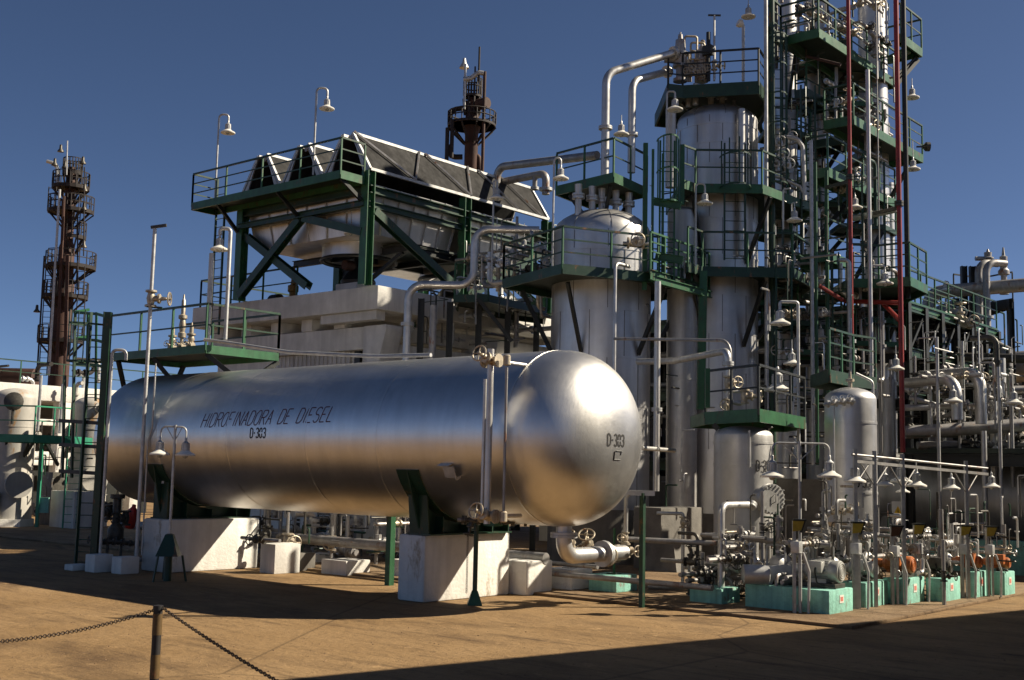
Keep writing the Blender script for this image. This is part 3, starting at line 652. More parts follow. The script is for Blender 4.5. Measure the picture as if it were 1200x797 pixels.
for (xa, xb, ya, yb, h, lab) in ((82, 104, 668, 668, .14, 'low white pad under the caged ladder'), (106, 131, 670, 670, .42, 'white footing under the dark column left of the far saddle block'), (137, 162, 672, 672, .40, 'white footing nearest the far saddle block on its left')):
    q = G(xa, ya); w_ = M(xb-xa, dep(q)); block(lab, (q.x-.1, q.y-.1, 0), (q.x+w_*.62, q.y+w_*.75, h), M_CONCW, .02)
# tall poles in front of the tank's far end
q = W(160, 648, 29.2); q.z = .3
p = Vector((q.x,q.y,ZAT(184,268,q)))
t = thing('vent_pole', 'tallest slim silver pole with valve and T top before the tank far end', 'pole', q)
MB().tube([q, p], .047, 10).build('pole', M_GALV, t); MB().beam(W(177,266.5,29.2), W(195,264,29.2), .07, .07).build('crossbar', M_DARKV, t)
valve(t, (p.x,p.y,ZAT(180,350,q)), Zv, RH, 1.3); MB().beam(W(172,359,29.2), W(190,361,29.2), .06,.05).build('bracket', M_DKGREEN, t)
q2 = q+RH*.13; MB().tube([q2+Zv*.1, (q2.x,q2.y,3.2), (q2.x+.15,q2.y,3.5), (q2.x+.15,q2.y,5.1)], .02, 8).build('side_tube', M_GALV, t)
q = W(117, 655, 29.2); q.z = .4
pipe('slim silver pole bending over beside the dark column left of the tank', [q, (q.x,q.y,ZAT(129,410,q)), Vector((q.x,q.y,ZAT(129,410,q)))+RH*.35, Vector((q.x,q.y,ZAT(129,410,q)-.25))+RH*.35], .04, M_GALV, .12)
# valve clusters at the far tank end (low)
t = thing('valve_manifold', 'dark cluster of valves between the white footings left of the tank', 'valve set', W(140,660,29.5))
a = W(112, 634, 29.5); b = W(160, 637, 29.5)
MB().cyl(W(116,654,29.5), W(166,656,29.5), .05, 10).build('lower_pipe', M_PIPED, t); MB().cyl(a, b, .04, 10).build('upper_pipe', M_PIPED, t)
for f in (.1, .32, .55, .75, .95): valve(t, a.lerp(b,f), b-a, (-.2,-.7,.1), .75, M_DARKV, M_DARKV)
for px in (125, 141, 158): p = W(px, 656, 29.5); MB().cyl(p, p+Zv*.45, .035, 8).build('riser', M_DARKV, t)
p = W(135, 632, 30); MB().lathe(p, [(.12,-.1),(.2,0),(.2,.25),(.1,.4),(.1,1.0),(.18,1.02),(.18,1.12)], 14).build('strainer', M_DARKV, t)
for k, (px, py) in enumerate(((128, 600), (147, 607))): valve(t, W(px, py, 30.3), Zv, (.4,-.8,0), 1.2, M_DARKV)
p = W(152, 607, 31); tag(MB().lathe(p-Zv*.25, [(.11,0),(.14,.05),(.14,.45),(.06,.55),(.05,.62)], 14, (.3,0,1)).build('fire_extinguisher', M_REDV), 'red cylinder among the dark valves left of the far saddle block', 'extinguisher')

# ------------------------------------------------------------------ concrete support building under the air cooler
cc = W(443, 334, 37.0); Xb, Yb, zr = cc.x, cc.y, cc.z
XL = SX(226, Yb, zr); YR = Yb+11
zs1 = ZAT(443, 362, cc)
bd = thing('concrete_building', 'open grey concrete support building with thick roof slab under the air cooler', 'building', ((Xb+XL)/2, Yb+5, 0))
MB().box((XL,Yb,zs1), (Xb,YR,zr)).build('roof_slab', M_CONC, bd, bevel=.03)
zb2 = zs1-.42
for k, x in enumerate([XL+.6+i*(Xb-XL-1.6)/5 for i in range(5)]): MB().box((x,Yb+.55,zb2), (x+.55,YR-.5,zs1-.003)).build('roof_beam', M_CONC, bd, bevel=.02)
MB().box((Xb-2.9,Yb+.15,zb2+.12), (Xb-.2,Yb+.55,zs1-.003)).build('roof_beam', M_CONC, bd, bevel=.02)
MB().box((XL+.4,Yb+.95,0), (Xb-1.9,Yb+1.25,zb2-.003)).build('wall', M_CONCW, bd)
MB().box((XL+.2,Yb+.60,zb2-.75), (Xb-.6,Yb+.94,zb2-.004)).build('wall_beam', M_CONC, bd, bevel=.02)
for j, y in enumerate((Yb+.5, Yb+5.2, Yb+9.8)):
    MB().extr([(Xb-1.15,y,0),(Xb-.35,y,0),(Xb-.35,y,zb2-1.0),(Xb-.1,y,zb2-.2),(Xb-.1,y,zb2-.006),(Xb-1.15,y,zb2-.006)], (0,.75,0)).build('column', M_CONC, bd, bevel=.02)
zm = ZAT(455, 404, (Xb,Yb+2,7))
MB().box((Xb-1.0,Yb+1.3,zm-.55), (Xb-.42,YR-.3,zm)).build('edge_beam', M_CONC, bd, bevel=.02)
MB().box((Xb-1.0,Yb+1.3,zm-2.6), (Xb-.42,YR-.3,zm-2.1)).build('edge_beam', M_CONC, bd, bevel=.02)
MB().box((Xb-5.5,Yb+1.3,0), (Xb-5.3,YR-.3,zb2)).build('inner_wall', M_CONCD, bd)
# corrugated door panel on the wall face
xd0, xd1 = SX(326, Yb+.9, 6), SX(411, Yb+.9, 6); zd0, zd1 = ZAT(370, 432, (xd0,Yb+.9,6))-1.6, ZAT(411, 391, (xd1,Yb+.9,6))
dr = MB(); n = 34
for i in range(n):
    xa = xd0+(xd1-xd0)*i/n; dr.box((xa,Yb+.87-(.03 if i%2 else 0),zd0), (xd0+(xd1-xd0)*(i+1)/n-.004,Yb+.945,zd1))
dr.build('corrugated_panel', M_CORR, bd)
xq = SX(420, Yb+.93, 6); MB().box((xq-.12,Yb+.84,zd1-1.1), (xq+.15,Yb+.94,zd1-.4)).build('hatch', M_BLACK, bd)
# lower slabs further along the right face (lattice of beams behind column A)
for k, (pxa, pya, pxb, pyb, D0_, h, lab) in enumerate(((500,352,565,366,40.5,.55,'pale beam'),(490,384,645,408,39.5,.5,'long beam'),(470,360,640,385,41.5,.35,'thin beam'))):
    a = W(pxa,pya,D0_); yb_ = SY(pxb, a.x, a.z)
    MB().box((a.x-.4,a.y,a.z-h), (a.x,yb_,a.z)).build('edge_beam', M_CONCW if k == 0 else M_CONC, bd, bevel=.02)

# ------------------------------------------------------------------ air cooler
ck = W(432, 211, 37.0); z_d = ck.z; Xa, Yf = ck.x, ck.y          # deck corner of the walkway on the tube bundle side
Yw = SY(399, Xa, z_d)                                            # outer edge of the walkway
Xw = SX(225, Yw, z_d)
y_end = SY(641, Xa, ZAT(436,200,(Xa,Yf,z_d)))
ac = thing('air_cooler', 'finned air cooler with tilted mesh panels on green steel frame above concrete building', 'air cooler', ((Xa+Xw)/2,(Yf+y_end)/2,zr))
zb_ = ZAT(436, 200, (Xa,Yf,z_d)); zt_ = ZAT(413, 158, (Xa-.9,Yf,z_d))
tops = [(SX(px, Yf, zt_)) for px in ()]
span = SX(433, Yf, zb_)-SX(283, Yf, zb_); nT = 3; tw = span/nT; x0 = SX(283, Yf, zb_)
def tri_panel(xb, xt, name, fin):
    p = [Vector((xb,Yf,zb_)), Vector((xb,y_end,zb_)), Vector((xt,y_end,zt_)), Vector((xt,Yf,zt_))]
    nrm = (p[1]-p[0]).cross(p[3]-p[0]).normalized()*.07
    o = MB().extr(p, nrm).build(name, fin, ac)
    s = 1 if nrm.x*(1 if xb > xt else -1) > 0 else -1
    off = Vector((.06 if xb > xt else -.06, 0, .05))
    fr = MB(); e = [q+off for q in p]
    for i in range(4): fr.beam(e[i], e[(i+1)%4], .09, .09)
    nb = 5
    for i in range(1, nb):
        f = i/nb; pass
    fr.build('panel_frame', M_GALV, ac)
    return e
for i in range(nT):
    xa_ = x0+tw*i; xm = xa_+tw*.5
    tri_panel(xa_+.06, xm-.17, 'tube_bundle', M_FIN)
    e = tri_panel(xa_+tw-.02, xm+.20, 'tube_bundle', M_FIN)
    if i == nT-1:
        bz = MB(); L = y_end-Yf
        for f0, f1 in ((0,.22),(.22,.33),(.36,.52),(.52,.60),(.66,.80),(.80,.95)):
            up = (f0, f1) in ((.22,.33),(.52,.60))
            a = e[3].lerp(e[2], f0) if not up else e[0].lerp(e[1], f0); b = e[0].lerp(e[1], f1) if not up else e[3].lerp(e[2], f1)
            bz.beam(a+Vector((.05,0,.05)), b+Vector((.05,0,.05)), .06, .06)
        bz.build('panel_brace', M_PIPED, ac)
    for y, sgn in ((Yf, -1), (y_end, 1)):
        MB().extr([(xm-.45,y,zt_-.55),(xm-.16,y,zt_+.02),(xa_+.10,y,zb_),(xa_-.0+.35,y,zb_)], (0,.05*sgn,0)).build('end_plate', M_CLAD2, ac)
        MB().extr([(xm+.2,y,zt_+.02),(xm+.5,y,zt_-.5),(xa_+tw-.25,y,zb_),(xa_+tw-.0,y,zb_)], (0,.05*sgn,0)).build('end_plate', M_GALV, ac)
    MB().cyl((xm,Yf+.1,zt_-.05),(xm,y_end-.1,zt_-.05),.10,12).build('header_pipe', M_PIPED, ac)
# plenum boxes tapering to fan rings
zp1 = zb_-.35; zp2 = ZAT(430, 268, (Xa,Yf,z_d)); yy = [Yf+.15, Yf+.15+(y_end-Yf)*.47, Yf+.15+(y_end-Yf)*.53, y_end-.15]
zp3 = ZAT(388, 300, (Xa-3.3,Yf+2.3,z_d))
for j in (0, 2):
    ya, yb_ = yy[j], yy[j+1]; xa_, xb_ = x0+.25, Xa-.15; cx_, cy_ = (xa_+xb_)/2+.4, (ya+yb_)/2; Rf = min(yb_-ya, xb_-xa_)*.30
    n = 32; rect = []
    for k in range(n):
        t = 2*math.pi*k/n; c, s = math.cos(t), math.sin(t); f = 1/max(abs(c), abs(s)); rect.append(((xa_+xb_)/2+c*f*(xb_-xa_)/2, (ya+yb_)/2+s*f*(yb_-ya)/2))
    circ = [(cx_+Rf*math.cos(2*math.pi*k/n), cy_+Rf*math.sin(2*math.pi*k/n)) for k in range(n)]
    tap = [((xa_+xb_)/2+(x-(xa_+xb_)/2)*.90, (ya+yb_)/2+(y-(ya+yb_)/2)*.90) for x,y in rect]
    vs = [(x,y,zp1) for x,y in rect]+[(x,y,zp2) for x,y in tap]+[(x,y,zp3+.25) for x,y in circ]+[(x,y,zp3-.25) for x,y in circ]
    fs = [(r*n+k, (r+1)*n+k, (r+1)*n+(k+1)%n, r*n+(k+1)%n) for r in range(3) for k in range(n)]
    pl = MB().add(vs, fs); 
    pl.build('plenum', M_CLAD, ac, sharp=25)
    rb = MB()
    for f in [i/6 for i in range(7)]:
        xx = xa_+(xb_-xa_)*f; rb.beam((xx,ya-.02,zp1),(xx+((xa_+xb_)/2-xx)*.1,ya-.02+(yb_-ya)*.05,zp2),.05,.05)
        yv = ya+(yb_-ya)*f; rb.beam((xb_+.02,yv,zp1),(xb_+.02-(xb_-xa_)*.05,yv+((ya+yb_)/2-yv)*.1,zp2),.05,.05)
    zmid = (zp1+zp2)/2; rb.beam((xa_+(xb_-xa_)*.025,ya-.02+(yb_-ya)*.025,zmid),(xb_-(xb_-xa_)*.025,ya-.02+(yb_-ya)*.025,zmid),.06,.06).beam((xb_+.02-(xb_-xa_)*.025,ya+.1,zmid),(xb_+.02-(xb_-xa_)*.025,yb_-.1,zmid),.06,.06); rb.build('plenum_rib', M_GALV, ac)
    MB().ring((cx_,cy_,zp3-.25),Zv,Rf,.07,32,8).build('fan_ring', M_BLACK, ac)
    fb = MB()
    for k in range(6):
        t = 2*math.pi*k/6; d = Vector((math.cos(t),math.sin(t),0)); e_ = Vector((-d.y,d.x,.5)).normalized()
        fb.extr([Vector((cx_,cy_,zp3))+d*.2-e_*.08, Vector((cx_,cy_,zp3))+d*Rf*.93-e_*.13, Vector((cx_,cy_,zp3))+d*Rf*.93+e_*.13, Vector((cx_,cy_,zp3))+d*.2+e_*.08], (0,0,.02))
    fb.lathe((cx_,cy_,zp3-.1),[(.2,0),(.2,.2)],14); fb.build('fan', M_BLACK, ac)
    MB().cyl((cx_,cy_,zr+.6),(cx_,cy_,zp3),.07,10).build('drive_shaft', M_BLACK, ac)
    MB().box((cx_-.55,cy_-.55,zr),(cx_+.55,cy_+.55,zr+.55)).build('fan_plinth', M_CONC, ac, bevel=.03)
    MB().lathe((cx_+.1,cy_-.75,zr+1.15),[(.16,0),(.18,.05),(.18,.35),(.14,.42)],18,(0,1,0)).build('fan_motor', M_RUST, ac)
    MB().lathe((cx_,cy_,zr+.56),[(.6,0),(.62,.1),(.45,.35),(.2,.6),(.15,.9)],20).build('gearbox', M_BLACK, ac)
# steel frame
zbm = z_d-.13
fr_pts = [(Xw+1.4,Yf),(Xa,Yf),(Xa,(Yf+y_end)/2),(Xa,y_end),(Xw+1.4,y_end),(Xw+1.4,(Yf+y_end)/2)]
for i, (x, y) in enumerate(fr_pts): MB().ibeam((x,y,zr),(x,y,zb_-.02),.32,.32,.03,Y_).build('leg', M_GREEN, ac)
for a, b in ((0,1),(1,3),(3,4),(4,0),(2,5)):
    p, q = fr_pts[a], fr_pts[b]; MB().ibeam((*p,zbm-.16),(*q,zbm-.16),.24,.26,.03).build('girder', M_DKGREEN, ac)
zlow = ZAT(426, 237, (Xa,Yf,z_d))-.05
for (a, b) in ((0,1),(1,3)): p, q = fr_pts[a], fr_pts[b]; MB().ibeam((p[0],p[1]-.17 if a==0 else p[1],zlow),(q[0],q[1]-.17 if a==0 else q[1],zlow),.16,.2,.025).build('girder', M_DKGREEN, ac)
xmid = (Xw+1.4+Xa)/2
for p, q in (((Xw+1.5,Yf-.05,zr+.15),(xmid,Yf-.05,zlow-.1)), ((Xa-.1,Yf-.05,zr+1.7),(xmid+.2,Yf-.05,zlow-.1)), ((Xw+1.5,Yf+.08,zlow-.3),(xmid+.4,Yf+.08,zr+.2)),
             ((Xa+.05,Yf+.2,zlow-.2),(Xa+.05,(Yf+y_end)/2-.3,zr+.4)), ((Xa+.05,(Yf+y_end)/2+.3,zr+.3),(Xa+.05,y_end-.3,zlow-.2)), ((Xw+1.4,y_end,zr+.2),(xmid,y_end,zlow)), ((Xa,y_end,zr+.2),(xmid,y_end,zlow))):
    MB().ibeam(p, q, .26, .26, .03, Y_ if abs(p[1]-q[1]) < .1 else X_).build('brace', M_DKGREEN, ac)
wkpoly = [(Xw,Yw),(Xa,Yw),(Xa,Yf-.2),(Xw,Yf-.2)]
platform('railed walkway along the near edge of the air cooler', wkpoly, z_d+.05, [(0,1,2),(3,0)], fh=.32, sp=1.9, n_mid=2, m=M_DKGREEN,
   brackets=[((Xa-.1,Yw+.1,z_d-.15),(Xa-.1,Yf-.2,zlow+.1)), ((Xw+1.4,Yw+.1,z_d-.15),(Xw+1.4,Yf-.2,zlow-.2)), ((xmid,Yw+.1,z_d-.15),(xmid,Yf-.2,zlow))])
ladder('ladder', 'dark ladder hanging at the far left end of the air cooler walkway', (SX(254,Yf-.3,9),Yf-.3,zr-1.2), z_d+1.1, X_, -Y_, w=.5)
zq_ = zr+1.75
MB().box((Xw+4.5,Yf+2.2,zq_),(Xa-.5,y_end-.3,zq_+.06)).build('maintenance_deck', M_GRATE, ac)
for y in (Yf+2.2, (Yf+y_end)/2, y_end-.4): MB().ibeam((Xw+1.6,y,zq_-.16),(Xa-.2,y,zq_-.16),.16,.24,.02).build('girder', M_BLACK, ac)
for x in (Xa-.5, xmid): MB().ibeam((x,Yf+2.2,zq_-.16),(x,y_end-.3,zq_-.16),.14,.22,.02).build('girder', M_BLACK, ac)
for p, q in (((xmid,Yf+2.2,zr+.1),(Xa-.6,Yf+2.2,zq_-.3)), ((Xa-.4,Yf+2.4,zr+.1),(Xa-.4,Yf+5.5,zq_-.2)), ((Xa-.4,y_end-.5,zr+.1),(Xa-.4,Yf+6,zq_-.2))): MB().beam(p, q, .12, .12).build('brace', M_BLACK, ac)
# roof railing behind the fans
rt = thing('roof_railing', 'dark railing round the concrete roof below the air cooler', 'railing', (Xw,Yf,zr))
railing(rt, [(XL+.1,Yb+.25,zr),(XL+.1,YR-.2,zr),(Xb-.2,YR-.2,zr)], 1.05, M_DKGREEN, 1, 1.8)
railing(rt, [(XL+.1,Yb+.25,zr),(Xa-4.0,Yb+.25,zr)], 1.05, M_DKGREEN, 1, 1.6)
q = WY(343, 352, Yf+2); tag(MB().lathe((q.x,q.y,zr),[(.2,0),(.2,.1),(.12,.15),(.14,.5),(.2,.55),(.2,.75),(.1,.8),(.06,1.3),(.03,1.5)],14).build('hydrant_post', M_YEL), 'small yellow pump head on the roof by the dark railing', 'pump')
q = WY(318, 352, Yf+2); tag(MB().lathe((q.x,q.y,zr+.3),[(.2,0),(.22,.05),(.22,.5),(.15,.55)],14,X_).box((q.x,q.y-.2,zr),(q.x+.5,q.y+.2,zr+.1)).build('electric_motor', M_RUSTD), 'small dark motor on the roof left of the yellow pump head', 'motor')
# lamps on and under the cooler
lamp(267, 156, 42.0, 'enamel lamp on the tall pole at the left end of the cooler walkway', 252, 232, 134, 1.15, .035)
lamp(383, 128, 38.0, 'enamel lamp on the tall pole over the middle of the cooler walkway', 367, 205, 103, 1.1, .035)
lamp(411, 274, 37.6, 'lamp hanging under the cooler walkway beside the green corner leg', hang=240)
lamp(516, 272, 40.5, 'lamp hanging at the end of the first cooler plenum', hang=245)
lamp(614, 291, 42, 'lamp hanging under the second cooler plenum', hang=262)
lamp(582, 233, 35.0, 'enamel lamp on the pole before the mesh panels of the cooler', 576, 330, 212, 1.0, .03)
# pipes between cooler and columns
a = W(476, 425, 34.5); zc = W(476, 333, 34.5).z
b = Vector((W(555,327,34.5).x, W(555,327,34.5).y, zc)); zc2 = W(553, 268, 34.5).z; c = W(632, 268, 34.5); c.z = zc2
pipe('stepped silver pipe climbing from behind the tank to the first column', [(a.x,a.y,3.0), (a.x,a.y,zc), b, (b.x,b.y,zc2), c], M(4.6,34.5), M_PIPE, .45, n=16, flanges=[((a.x,a.y,ZAT(478,380,a)),(0,0,1)), (c-(c-b).normalized()*.3, (c-Vector((b.x,b.y,zc2))))])
a = W(506, 430, 35); pipe('straight grey riser right of the stepped pipe', [(a.x,a.y,3.5),(a.x,a.y,ZAT(507,358,a))], .11, M_PIPED, 0)
a = W(582, 217, 43); z1 = W(590,196,43).z; b = W(700,182,39)
pipe('upper silver header pipe rising from the cooler towards the first column', [(a.x,a.y,a.z-.4),(a.x,a.y,z1),(b.x,b.y,b.z)], .15, M_PIPED, .4)
a = W(584, 214, 43.5); b = W(640, 203, 41.5); c = W(643, 228, 41.5)
pipe('lower silver header pipe turning down beside the cooler end', [a, b, (b.x,b.y,c.z)], .14, M_PIPED, .3, flanges=[((b.x,b.y,ZAT(642,222,b)),(0,0,1))])
a = W(627, 203.5, 41.9); pipe('short branch dropping from the lower header pipe', [a, a-Zv*.6], .09, M_PIPED, 0, flanges=[(a-Zv*.55,(0,0,1))])
# ------------------------------------------------------------------ first column (left of the tower) and its platforms
vA, cA, RA, ztA = vessel('process_column', 'broad silver column directly behind the tank dome, with rounded top', 703, 58.5, 247, 640, 35.4, 'column', .55, M_CLAD, bands=[3.2,4.6,6.0,7.4,8.3,9.2,9.9], skirt=(1.0, M_CONCD), base_z=1.6, n=56, seams=9)
dD = dep(cA)
def PZ(lst, z): return [(lambda p: (p.x, p.y))(WZ(x, y, z)) for x, y in lst]
zA1 = W(659, 310, 31.9).z
pa = PZ([(590,328),(659,310),(771,321),(831,337)], zA1)
back = [(pa[3][0]-5.4, pa[3][1]), (pa[0][0], pa[3][1])]
def bk(c, R, ang, z0, out, dz): d = Vector((math.cos(ang), math.sin(ang), 0)); return (Vector((c.x,c.y,z0))+d*out, Vector((c.x,c.y,z0-dz))+d*R)
# front faces azimuth (towards the camera) in world angle
AF = math.atan2(-FH.y, -FH.x)
platform('wide green railed platform round the first column, above the tank dome', pa+back, zA1, [(0,1,2),(3,4,5,0)], fh=.34, sp=1.35, n_mid=2, fm=M_DKGREEN,
   brackets=[bk(cA,RA,AF-.45,zA1-.3,RA+1.1,1.9), bk(cA,RA,AF+.75,zA1-.3,RA+1.0,1.9), bk(cA,RA,AF-1.3,zA1-.3,RA+1.0,1.9), bk(cA,RA,AF+1.6,zA1-.3,RA+1.0,1.9)])
# channel and rails of the stair landing on its right
p0, p1 = WZ(768,318,zA1), WZ(828,341,zA1)
ldg = thing('stair_landing', 'bright green stair landing jutting out right of the first column platform', 'platform', (p0+p1)/2)
off = Vector((-.55,-.5,0))
pp = [WZ(762,322,zA1-.1), WZ(826,340,zA1-.1)]
MB().ibeam(pp[0],pp[1],.12,.30,.02).build('edge_beam', M_GREEN, ldg); MB().ibeam(pp[0]+Vector((.5,-.5,-.25)),pp[1]+Vector((.5,-.5,-.25)),.12,.2,.02).build('edge_beam', M_GREEN, ldg)
MB().extr([pp[0]+Zv*.1,pp[1]+Zv*.1,pp[1]+Vector((-.8,.3,.1)),pp[0]+Vector((-.8,.3,.1))],(0,0,.04)).build('deck', M_GRATE, ldg)
railing(ldg, [pp[0]+Zv*.15, pp[1]+Zv*.15], 1.07, M_GREEN, 3, .75)
# upper platform on the first column's top
zA2 = W(719, 203, 34.2).z
pu = PZ([(652,219),(719,203),(758,221)], zA2); pu += [(pu[0][0]+pu[2][0]-pu[1][0], pu[0][1]+pu[2][1]-pu[1][1])]
platform('upper green platform above the rounded top of the first column', pu, zA2, [(0,1,2)], fh=.36, sp=1.3, n_mid=1,
   brackets=[((pu[i][0]*.7+cA.x*.3, pu[i][1]*.7+cA.y*.3, zA2-.3), (cA.x+(pu[i][0]-cA.x)*.35, cA.y+(pu[i][1]-cA.y)*.35, ztA-.2)) for i in range(4)])
for k, (px, py) in enumerate(((668,240),(690,238),(705,236),(727,236),(747,240))):
    p = W(px, py, 34.3+.3*k); q = Vector((cA.x+(p.x-cA.x)*.75, cA.y+(p.y-cA.y)*.75, ztA-.35))
    t = thing('top_nozzle', 'short flanged nozzle on the rounded top of the first column', 'nozzle', q, 'nozzles on the first column')
    MB().lathe(q, [(.1,0),(.1,.5),(.19,.51),(.19,.57),(.17,.58),(.17,.6),(.19,.61),(.19,.67),(.1,.68),(.12,.95)], 14).build('neck', M_PIPE, t)
# square ladder shaft between first and second column
for k, (px, y0, y1, D) in enumerate(((755,340,168,33.2),(764,330,175,32.8),(776,330,180,33.4),(799,240,170,33.6))):
    a = W(px, y0, D); tag(MB().beam(a, (a.x,a.y,ZAT(px+1,y1,a)), .13 if k in (0,3) else .07, .13 if k in (0,3) else .07, RH).build('ladder_post', M_GREEN), 'green upright of the ladder shaft between the two big columns', 'post', 'uprights of the ladder shaft')
q = W(781, 332, 33.6); lt = ladder('caged_ladder', 'green caged ladder climbing between the first and second columns', q, ZAT(783,165,q), RH, -FH, w=.42, cage=2.3, m=M_GREEN)
for k, (px, py, L_) in enumerate(((780,236,1.1),(782,300,1.2))):
    a = W(px-14, py, 33.2); b = W(px+18, py+5, 33.0); tag(MB().ibeam(a,b,.12,.22,.02).build('landing_beam', M_GREEN), 'short green landing beam across the ladder shaft, '+('upper' if k==0 else 'lower'), 'beam')
# riser pipes in front of the first column
a = W(720, 400, 32.2); zt = ZAT(722, 308, a); pipe('thin silver pipe bending over in front of the first column', [(a.x,a.y,3.2),(a.x,a.y,zt),Vector((a.x,a.y,zt))+RH*.45+FH*.6], .05, M_PIPE, .18)
a = W(769, 560, 31.0); pipe('straight silver riser between the first and second columns', [(a.x,a.y,2.2),(a.x,a.y,ZAT(771,330,a))], .085, M_PIPE, 0, flanges=[((a.x,a.y,ZAT(769,480,a)),(0,0,1))])
a = W(735, 300, 32.2); a0 = W(745, 300, 32.9); vv = thing('gate_valve', 'handwheel valve beside the rail on the first column platform', 'valve', W(740,284,32.6)); valve(vv, W(745,285,32.7), RH, -FH, 1.5)
MB().cyl(W(730,285,32.9), W(760,286,32.9), .05, 8).build('stub', M_PIPE, vv)
# tall silver transfer pipes looping over to the safety valves
for (px, yb, yt, ex, ey, r_, D, lab) in ((709,188,86,790,62,4.9,34.6,'taller silver pipe looping over to the safety valves'),(740,180,95,782,84,4.6,35.2,'shorter silver pipe looping over beside the taller loop')):
    a = W(px, yb, D); z = ZAT(px+3, yt, a); b = W(ex, ey, D+1.2)
    pipe(lab, [(a.x,a.y,a.z-.6),(a.x,a.y,z),(b.x,b.y,b.z)], M(r_,D), M_PIPE, .55, n=18, flanges=[((a.x,a.y,z-1.7),(0,0,1)), (b, b-Vector((a.x,a.y,z)))])
# ------------------------------------------------------------------ second column
vB, cB, RB, ztB = vessel('process_column', 'tall silver column with rounded top under the highest railed platform', 840, 48, 126, 640, 37.0, 'column', .45, M_CLAD, bands=[3.4,4.6,5.8,7.0,8.2,9.4,10.6,11.6,12.3,13.0,13.6], skirt=(1.0, M_CONCD), base_z=1.5, n=56, seams=10)
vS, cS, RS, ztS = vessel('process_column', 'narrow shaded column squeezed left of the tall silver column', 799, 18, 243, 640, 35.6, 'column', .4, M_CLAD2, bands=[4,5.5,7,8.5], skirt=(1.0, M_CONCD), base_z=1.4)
a = W(869, 180, 35.6); pipe('vertical silver downcomer on the sunny side of the tall column', [(a.x,a.y,ZAT(868,300,a)),(a.x,a.y,ZAT(869,128,a))], .11, M_PIPE, 0)
def plat_px(label, pts, z, rails, depth, **kw):
    p = PZ(pts, z); b0, b1 = Vector((*p[0],0)), Vector((*p[-1],0)); d = FH*depth
    poly = p+[((b1+d).x,(b1+d).y),((b0+d).x,(b0+d).y)]
    return platform(label, poly, z, rails, **kw)
zB1 = W(814, 313, 34.6).z
plat_px('lower green platform round the tall silver column, level with the first column railing', [(806,308),(823,313),(929,315),(953,328)], zB1, [(0,1,2,3)], 3.6, fh=.36, sp=1.5, n_mid=1, fm=M_DKGREEN,
   brackets=[bk(cB,RB,AF+.5,zB1-.3,RB+1.0,1.9), bk(cB,RB,AF-.5,zB1-.3,RB+1.0,1.9), bk(cB,RB,AF+1.2,zB1-.3,RB+1.0,1.6)])
zB2 = W(860, 214, 34.6).z
plat_px('middle green platform round the tall silver column with a ladder opening', [(800,211),(815,216),(893,217),(952,240)], zB2, [(0,1,2,3)], 3.6, fh=.34, sp=1.4, n_mid=1,
   brackets=[bk(cB,RB,AF+.6,zB2-.3,RB+1.0,1.9), bk(cB,RB,AF-.5,zB2-.3,RB+1.0,1.9)])
zB3 = W(840, 97, 35.4).z
plat_px('highest railed platform over the rounded top of the tall silver column', [(783,99),(800,101),(889,96),(900,112)], zB3, [(0,1,2,3)], 3.2, fh=.5, sp=1.5, n_mid=2, fm=M_DKGREEN, m=M_BLACK,
   brackets=[((cB.x-.6,cB.y-1.2,zB3-.3),(cB.x-.4,cB.y-.9,ztB-.3)),((cB.x+.9,cB.y-.5,zB3-.3),(cB.x+.8,cB.y-.3,ztB-.4)),((cB.x+1.5,cB.y+.8,zB3-.3),(cB.x+1.0,cB.y+.3,ztB-1.2))])
ladder('caged_ladder', 'green caged ladder down the face of the tall silver column', W(861, 305, 34.9), ZAT(862,168,W(861,305,34.9)), RH, -FH, w=.62, cage=2.2, m=M_DKGREEN)
tag(MB().beam(W(821,480,34.2), W(824,318,34.2), .22, .22, RH).build('steel_column', M_GREEN), 'green steel column carrying the platform left of the tall silver column', 'column')
for px, y1, D, lab in ((797,38,36.0,'large safety relief valve at the end of the taller looping pipe'),(822,52,36.3,'smaller safety relief valve among tubing on the highest platform')):
    q = W(px, 96, D); H = ZAT(px+1, y1, q)-q.z; t = thing('safety_valve', lab, 'valve', q)
    MB().lathe(q, [(.22,0),(.22,.06*H),(.13,.08*H),(.13,.28*H),(.24,.29*H),(.24,.34*H),(.19,.36*H),(.23,.52*H),(.26,.53*H),(.26,.58*H),(.17,.6*H),(.15,.84*H),(.08,.86*H),(.07,.95*H),(.03,.96*H),(.03,H)], 18).build('valve_body', M_PIPED, t)
    MB().cyl(q+Zv*.45*H, q+Zv*.45*H-RH*.5, .12, 12).build('outlet', M_PIPED, t)
for k, (px, y0, y1, r, lab) in enumerate(((837,95,18,.035,'thin pole with a T top on the highest platform'),(830,95,38,.07,'dark post with a junction box on the highest platform'),(871,95,30,.05,'short post with a floodlight on the highest platform'))):
    q = W(px, y0, 36); t = thing('platform_post', lab, 'post', q); zt = ZAT(px+1, y1, q); MB().cyl(q, (q.x,q.y,zt), r, 8).build('pole', M_GALV if k != 1 else M_BLACK, t)
    if k == 0: MB().beam(Vector((q.x,q.y,zt))-RH*.2, Vector((q.x,q.y,zt))+RH*.2, .05,.05).build('crossbar', M_DARKV, t); valve(t, q+Zv*.5, Zv, RH, .9)
    if k == 1: MB().box(Vector((q.x,q.y,zt-.6))-Vector((.15,.12,.15)), Vector((q.x,q.y,zt-.6))+Vector((.15,.12,.15))).build('junction_box', M_BLACK, t)
    if k == 2: MB().lathe((q.x,q.y,zt), [(.06,0),(.13,.1),(.13,.2)], 12, (-.4,-.6,.3)).build('floodlight', M_WHITE, t)
rng = random.Random(4)
